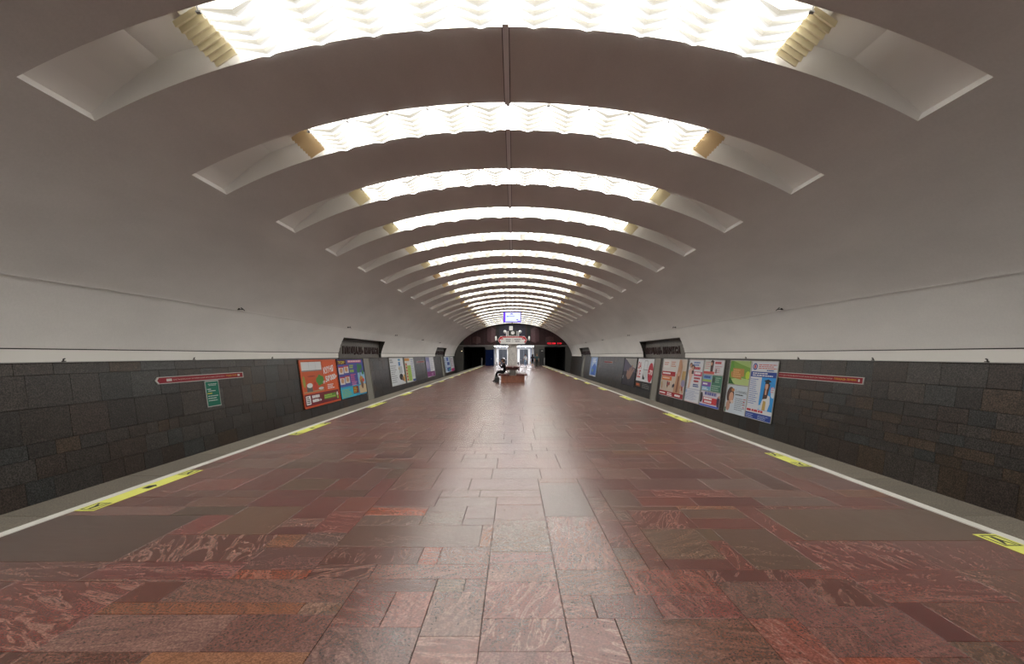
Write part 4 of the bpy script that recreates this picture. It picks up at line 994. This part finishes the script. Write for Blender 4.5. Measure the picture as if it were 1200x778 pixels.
# ------------------------------------------------------------------ people
def human(name,label,J,rad,cols,loc,rz=0,group=None,hair=None,hairc=(.03,.02,.018)):
    """J: joint positions; one continuous skinned body"""
    names=list(J.keys()); idx={n:i for i,n in enumerate(names)}
    edges=[('pelvis','waist'),('waist','chest'),('chest','neck'),('neck','chin'),('chin','face'),('face','crown')]
    for s in 'lr':
        edges+=[('chest','shoulder_'+s),('shoulder_'+s,'elbow_'+s),('elbow_'+s,'wrist_'+s),('wrist_'+s,'palm_'+s),('pelvis','hip_'+s),('hip_'+s,'knee_'+s),('knee_'+s,'ankle_'+s),('ankle_'+s,'toe_'+s)]
        for f in range(5): edges+=[('palm_'+s if f else 'wrist_'+s,'f%da_%s'%(f,s)),('f%da_%s'%(f,s),'f%db_%s'%(f,s))]
    me=bpy.data.meshes.new(name); me.from_pydata([J[n] for n in names],[(idx[a],idx[b]) for a,b in edges],[])
    o=bpy.data.objects.new(name,me); C.objects.link(o)
    md=o.modifiers.new('skin','SKIN'); md.branch_smoothing=.6; 
    o.modifiers.new('sub','SUBSURF').levels=1
    sv=me.skin_vertices[0].data
    for n in names:
        r=rad[n.rstrip('lr').rstrip('_') if n.endswith(('_l','_r')) else n] if not n.startswith('f') or n=='face' else .0095
        sv[idx[n]].radius=(r,r) if not isinstance(r,tuple) else r; sv[idx[n]].use_root=(n=='pelvis')
    dg=bpy.context.evaluated_depsgraph_get(); dg.update()
    m2=bpy.data.meshes.new_from_object(o.evaluated_get(dg)); bpy.data.objects.remove(o); bpy.data.meshes.remove(me)
    P=[(Vector(J[n]),n) for n in names]
    S=[]
    for a,b in edges:
        for t in (0.15,.5,.85): S.append((Vector(J[a]).lerp(Vector(J[b]),t),(a,b,t)))
    at=m2.color_attributes.new('col','FLOAT_COLOR','CORNER'); data=[]
    for p in m2.polygons:
        c=p.center; _,(a,b,t)=min(S,key=lambda q:(q[0]-c).length_squared)
        seg=b.split('_')[0]
        if seg in('chin','face','crown'): k='skin'
        elif seg=='neck': k='skin' if t>.6 else 'top'
        elif seg in('waist','chest','shoulder'): k='top'
        elif seg=='elbow': k='sleeve1'
        elif seg=='wrist': k='sleeve2'
        elif seg in('palm',) or seg.startswith('f'): k='skin'
        elif seg=='hip': k='bottom'
        elif seg=='knee': k='leg1'
        elif seg=='ankle': k='leg2'
        else: k='shoe'
        for _ in range(p.loop_total): data.extend((*cols[k],1))
    at.data.foreach_set('color',data); m2.polygons.foreach_set('use_smooth',[True]*len(m2.polygons)); m2.materials.clear(); m2.materials.append(M_cloth)
    t=thing('person',label,'person',loc,rz,group); obj('body',m2,None,t)
    # face details and hair
    f=Vector(J['face']); fw=Vector(J['_fw']) if '_fw' in J else FW; up=(Vector(J['crown'])-Vector(J['chin'])).normalized(); sd=fw.cross(up)
    mb=MB()
    mb.tube([f+fw*.075,f+fw*.118-up*.03,f+fw*.09-up*.035],[.008,.016,.01],6,col=cols['skin'])
    mb.build('nose',M_cloth,t,True)
    mb=MB()
    for q in (-1,1): mb.tube([f+fw*.092+sd*.032*q+up*.012,f+fw*.100+sd*.032*q+up*.012],.012,8,col=(.03,.02,.02))
    mb.tube([f+fw*.094+sd*.025-up*.062,f+fw*.098-up*.062,f+fw*.094-sd*.025-up*.062],.007,6,col=(.30,.10,.09)); mb.build('eyes_and_mouth',M_cloth,t)
    mb=MB()
    for q in (-1,1): mb.tube([f+sd*.085*q-up*.03,f+sd*.098*q,f+sd*.088*q+up*.03],[.01,.018,.012],6,col=cols['skin'])
    mb.build('ears',M_cloth,t,True)
    # hair cap: ellipsoid shell open to the face, with optional length down the back
    hv=[];hf=[];n=16;m=8
    for i in range(m+1):
        ph=i/m*math.pi*.62
        for k in range(n):
            a=2*math.pi*k/n; d_=(fw*math.cos(a)+sd*math.sin(a))*math.sin(ph)+up*math.cos(ph)
            low=max(0,math.cos(a)); p=f+up*.015-fw*.012+d_*.118*(1-.10*abs(math.sin(a)))
            if low>.25 and ph>math.pi*.33: p=f+up*.05+fw*.02+d_*.09
            if hair and i==m and math.cos(a)<.2: p=p-up*hair
            hv.append(p)
    for i in range(m):
        for k in range(n): hf.append((i*n+k,i*n+(k+1)%n,(i+1)*n+(k+1)%n,(i+1)*n+k))
    mb=MB(); mb.add(hv,hf,col=hairc); mb.build('hair',M_cloth,t,True)
    return t
M_cloth=print_mat('cloth_and_skin',.9,spec=.05)
FW=Vector((0,1,0))
RAD=dict(pelvis=(.150,.105),waist=(.130,.100),chest=(.155,.110),neck=.058,chin=.062,face=(.082,.098),crown=.055,shoulder=.058,elbow=.042,wrist=.028,palm=.033,hip=.085,knee=.058,ankle=.040,toe=.036)
def hand(J,s,d,side,grip=.4):
    w=Vector(J['wrist_'+s]); d=Vector(d).normalized(); side=Vector(side).normalized(); n=d.cross(side)
    J['palm_'+s]=tuple(w+d*.075)
    J['f0a_'+s]=tuple(w+d*.045+side*.042); J['f0b_'+s]=tuple(w+d*.085+side*.055+n*.015)
    for f in range(1,5):
        o=(2.5-f)*.019; ln=(.055,.062,.056,.044)[f-1]
        a=w+d*(.085+ln*.55)+side*o; b=a+(d*(1-grip)+n*grip).normalized()*ln
        J['f%da_%s'%(f,s)]=tuple(a); J['f%db_%s'%(f,s)]=tuple(b)
def walker(h=1.70,stride=.16,wide=1.0):
    k=h/1.70; J=dict(pelvis=(0,0,.93),waist=(0,.01,1.08),chest=(0,0,1.30),neck=(0,.01,1.46),chin=(0,.03,1.53),face=(0,.035,1.60),crown=(0,.02,1.655))
    for s,q in (('l',-1),('r',1)):
        J['shoulder_'+s]=(q*.165,0,1.39); J['elbow_'+s]=(q*.225,-q*.05-.02,1.12); J['wrist_'+s]=(q*.235,q*-.09+.08,.88)
        J['hip_'+s]=(q*.085,0,.86); J['knee_'+s]=(q*.095,q*stride*.5+.05,.49); J['ankle_'+s]=(q*.095,q*stride,.075+(.03 if q<0 else 0)); J['toe_'+s]=(q*.105,q*stride+.15,.036)
    for n in J: J[n]=tuple(v*k for v in J[n])
    for s,q in (('l',-1),('r',1)): hand(J,s,(0,.12,-1),(0,1,-.2),.35)
    return J
SK=(.42,.24,.17)
def bulk(f,g=1.0): return {k:(tuple(x*f for x in v) if isinstance(v,tuple) else v*(g if k in('neck','chin','wrist','palm','ankle','toe','crown') else f)) if k!='face' else v for k,v in RAD.items()}
RADW=bulk(1.15); RADS=bulk(1.38,1.1)
human('person','person in a pale grey shirt and light blue jeans walking toward the hall',walker(1.70),RADW,dict(skin=SK,top=(.45,.45,.47),sleeve1=(.45,.45,.47),sleeve2=SK,bottom=(.16,.26,.42),leg1=(.16,.26,.42),leg2=(.18,.28,.44),shoe=(.2,.2,.22)),(1.72,72.0,0),0,'people walking at the far end')
human('person','person in a black top and shorts with bare legs and a yellow bag',walker(1.70),RADW,dict(skin=SK,top=K,sleeve1=K,sleeve2=SK,bottom=K,leg1=K,leg2=SK,shoe=(.04,.03,.03)),(2.52,66.0,0),0,'people walking at the far end',hair=.16,hairc=(.03,.018,.012))
human('person','person in a dark teal top and black trousers beside the one with bare legs',walker(1.76),RADW,dict(skin=SK,top=(.05,.085,.09),sleeve1=(.05,.085,.09),sleeve2=SK,bottom=K,leg1=K,leg2=K,shoe=K),(3.08,66.0,0),0,'people walking at the far end',hairc=(.16,.11,.07))
d=thing('handbag','small yellow handbag carried by the person with bare legs','bag',(2.52-.30,66.12,.50)); MB().bbox(-.05,.05,-.14,.14,0,.22,b=.02).build('body',mat('yellow_bag',(.5,.38,.06),.5),d); MB().tube([(0,-.10,.21),(0,-.06,.33),(0,.06,.33),(0,.10,.21)],.012,6).build('strap',M_black,d)
# seated person, facing the tracks (-x)
FW=Vector((-1,0,0))
J=dict(pelvis=(0,0,.12),waist=(.00,0,.28),chest=(-.04,0,.50),neck=(-.08,0,.655),chin=(-.12,0,.715),face=(-.135,0,.775),crown=(-.12,0,.83))
for s,q in (('l',1),('r',-1)):
    J['shoulder_'+s]=(-.05,q*.165,.59); J['hip_'+s]=(-.06,q*.10,.10); J['knee_'+s]=(-.47,q*.12,.10); J['ankle_'+s]=(-.55-.06*(q<0),q*.10,-.40); J['toe_'+s]=(-.70-.06*(q<0),q*.10,-.455)
J['elbow_l']=(-.22,.20,.34); J['wrist_l']=(-.34,.10,.52); J['elbow_r']=(-.23,-.20,.36); J['wrist_r']=(-.33,-.09,.56)
for s,q in (('l',1),('r',-1)): hand(J,s,(.25,-q*.2,.9),(0,-q,0),.5)
human('person','person in black clothes sitting on the bench with hands near the face',J,RADS,dict(skin=SK,top=K,sleeve1=K,sleeve2=K,bottom=K,leg1=K,leg2=K,shoe=(.02,.02,.02)),(BX-.46,BY+.75,.495),0,None,hair=.05,hairc=(.035,.022,.018))
d=thing('black_bag','black bag standing on the floor by the seated person','bag',(BX-.93,BY+.40,0)); MB().bbox(-.13,.13,-.10,.10,0,.30,b=.04).build('body',M_black,d); MB().tube([(-.07,0,.29),(-.05,0,.38),(.05,0,.38),(.07,0,.29)],.012,6).build('handle',M_black,d)
# floor hatches before the bench
for (yy,xx,w_,c) in ((20.4,.0,.9,(.10,.03,.03)),(23.5,.05,.7,(.05,.05,.05))):
    pass

# ------------------------------------------------------------------ back wall behind the photographer
t=MB().box(-9.3,9.3,YB-.2,YB,-1.42,ELZ+ELB+.1).build('wall_back',mat('back_wall',(.25,.22,.2),.6)); tag(t,kind='structure')
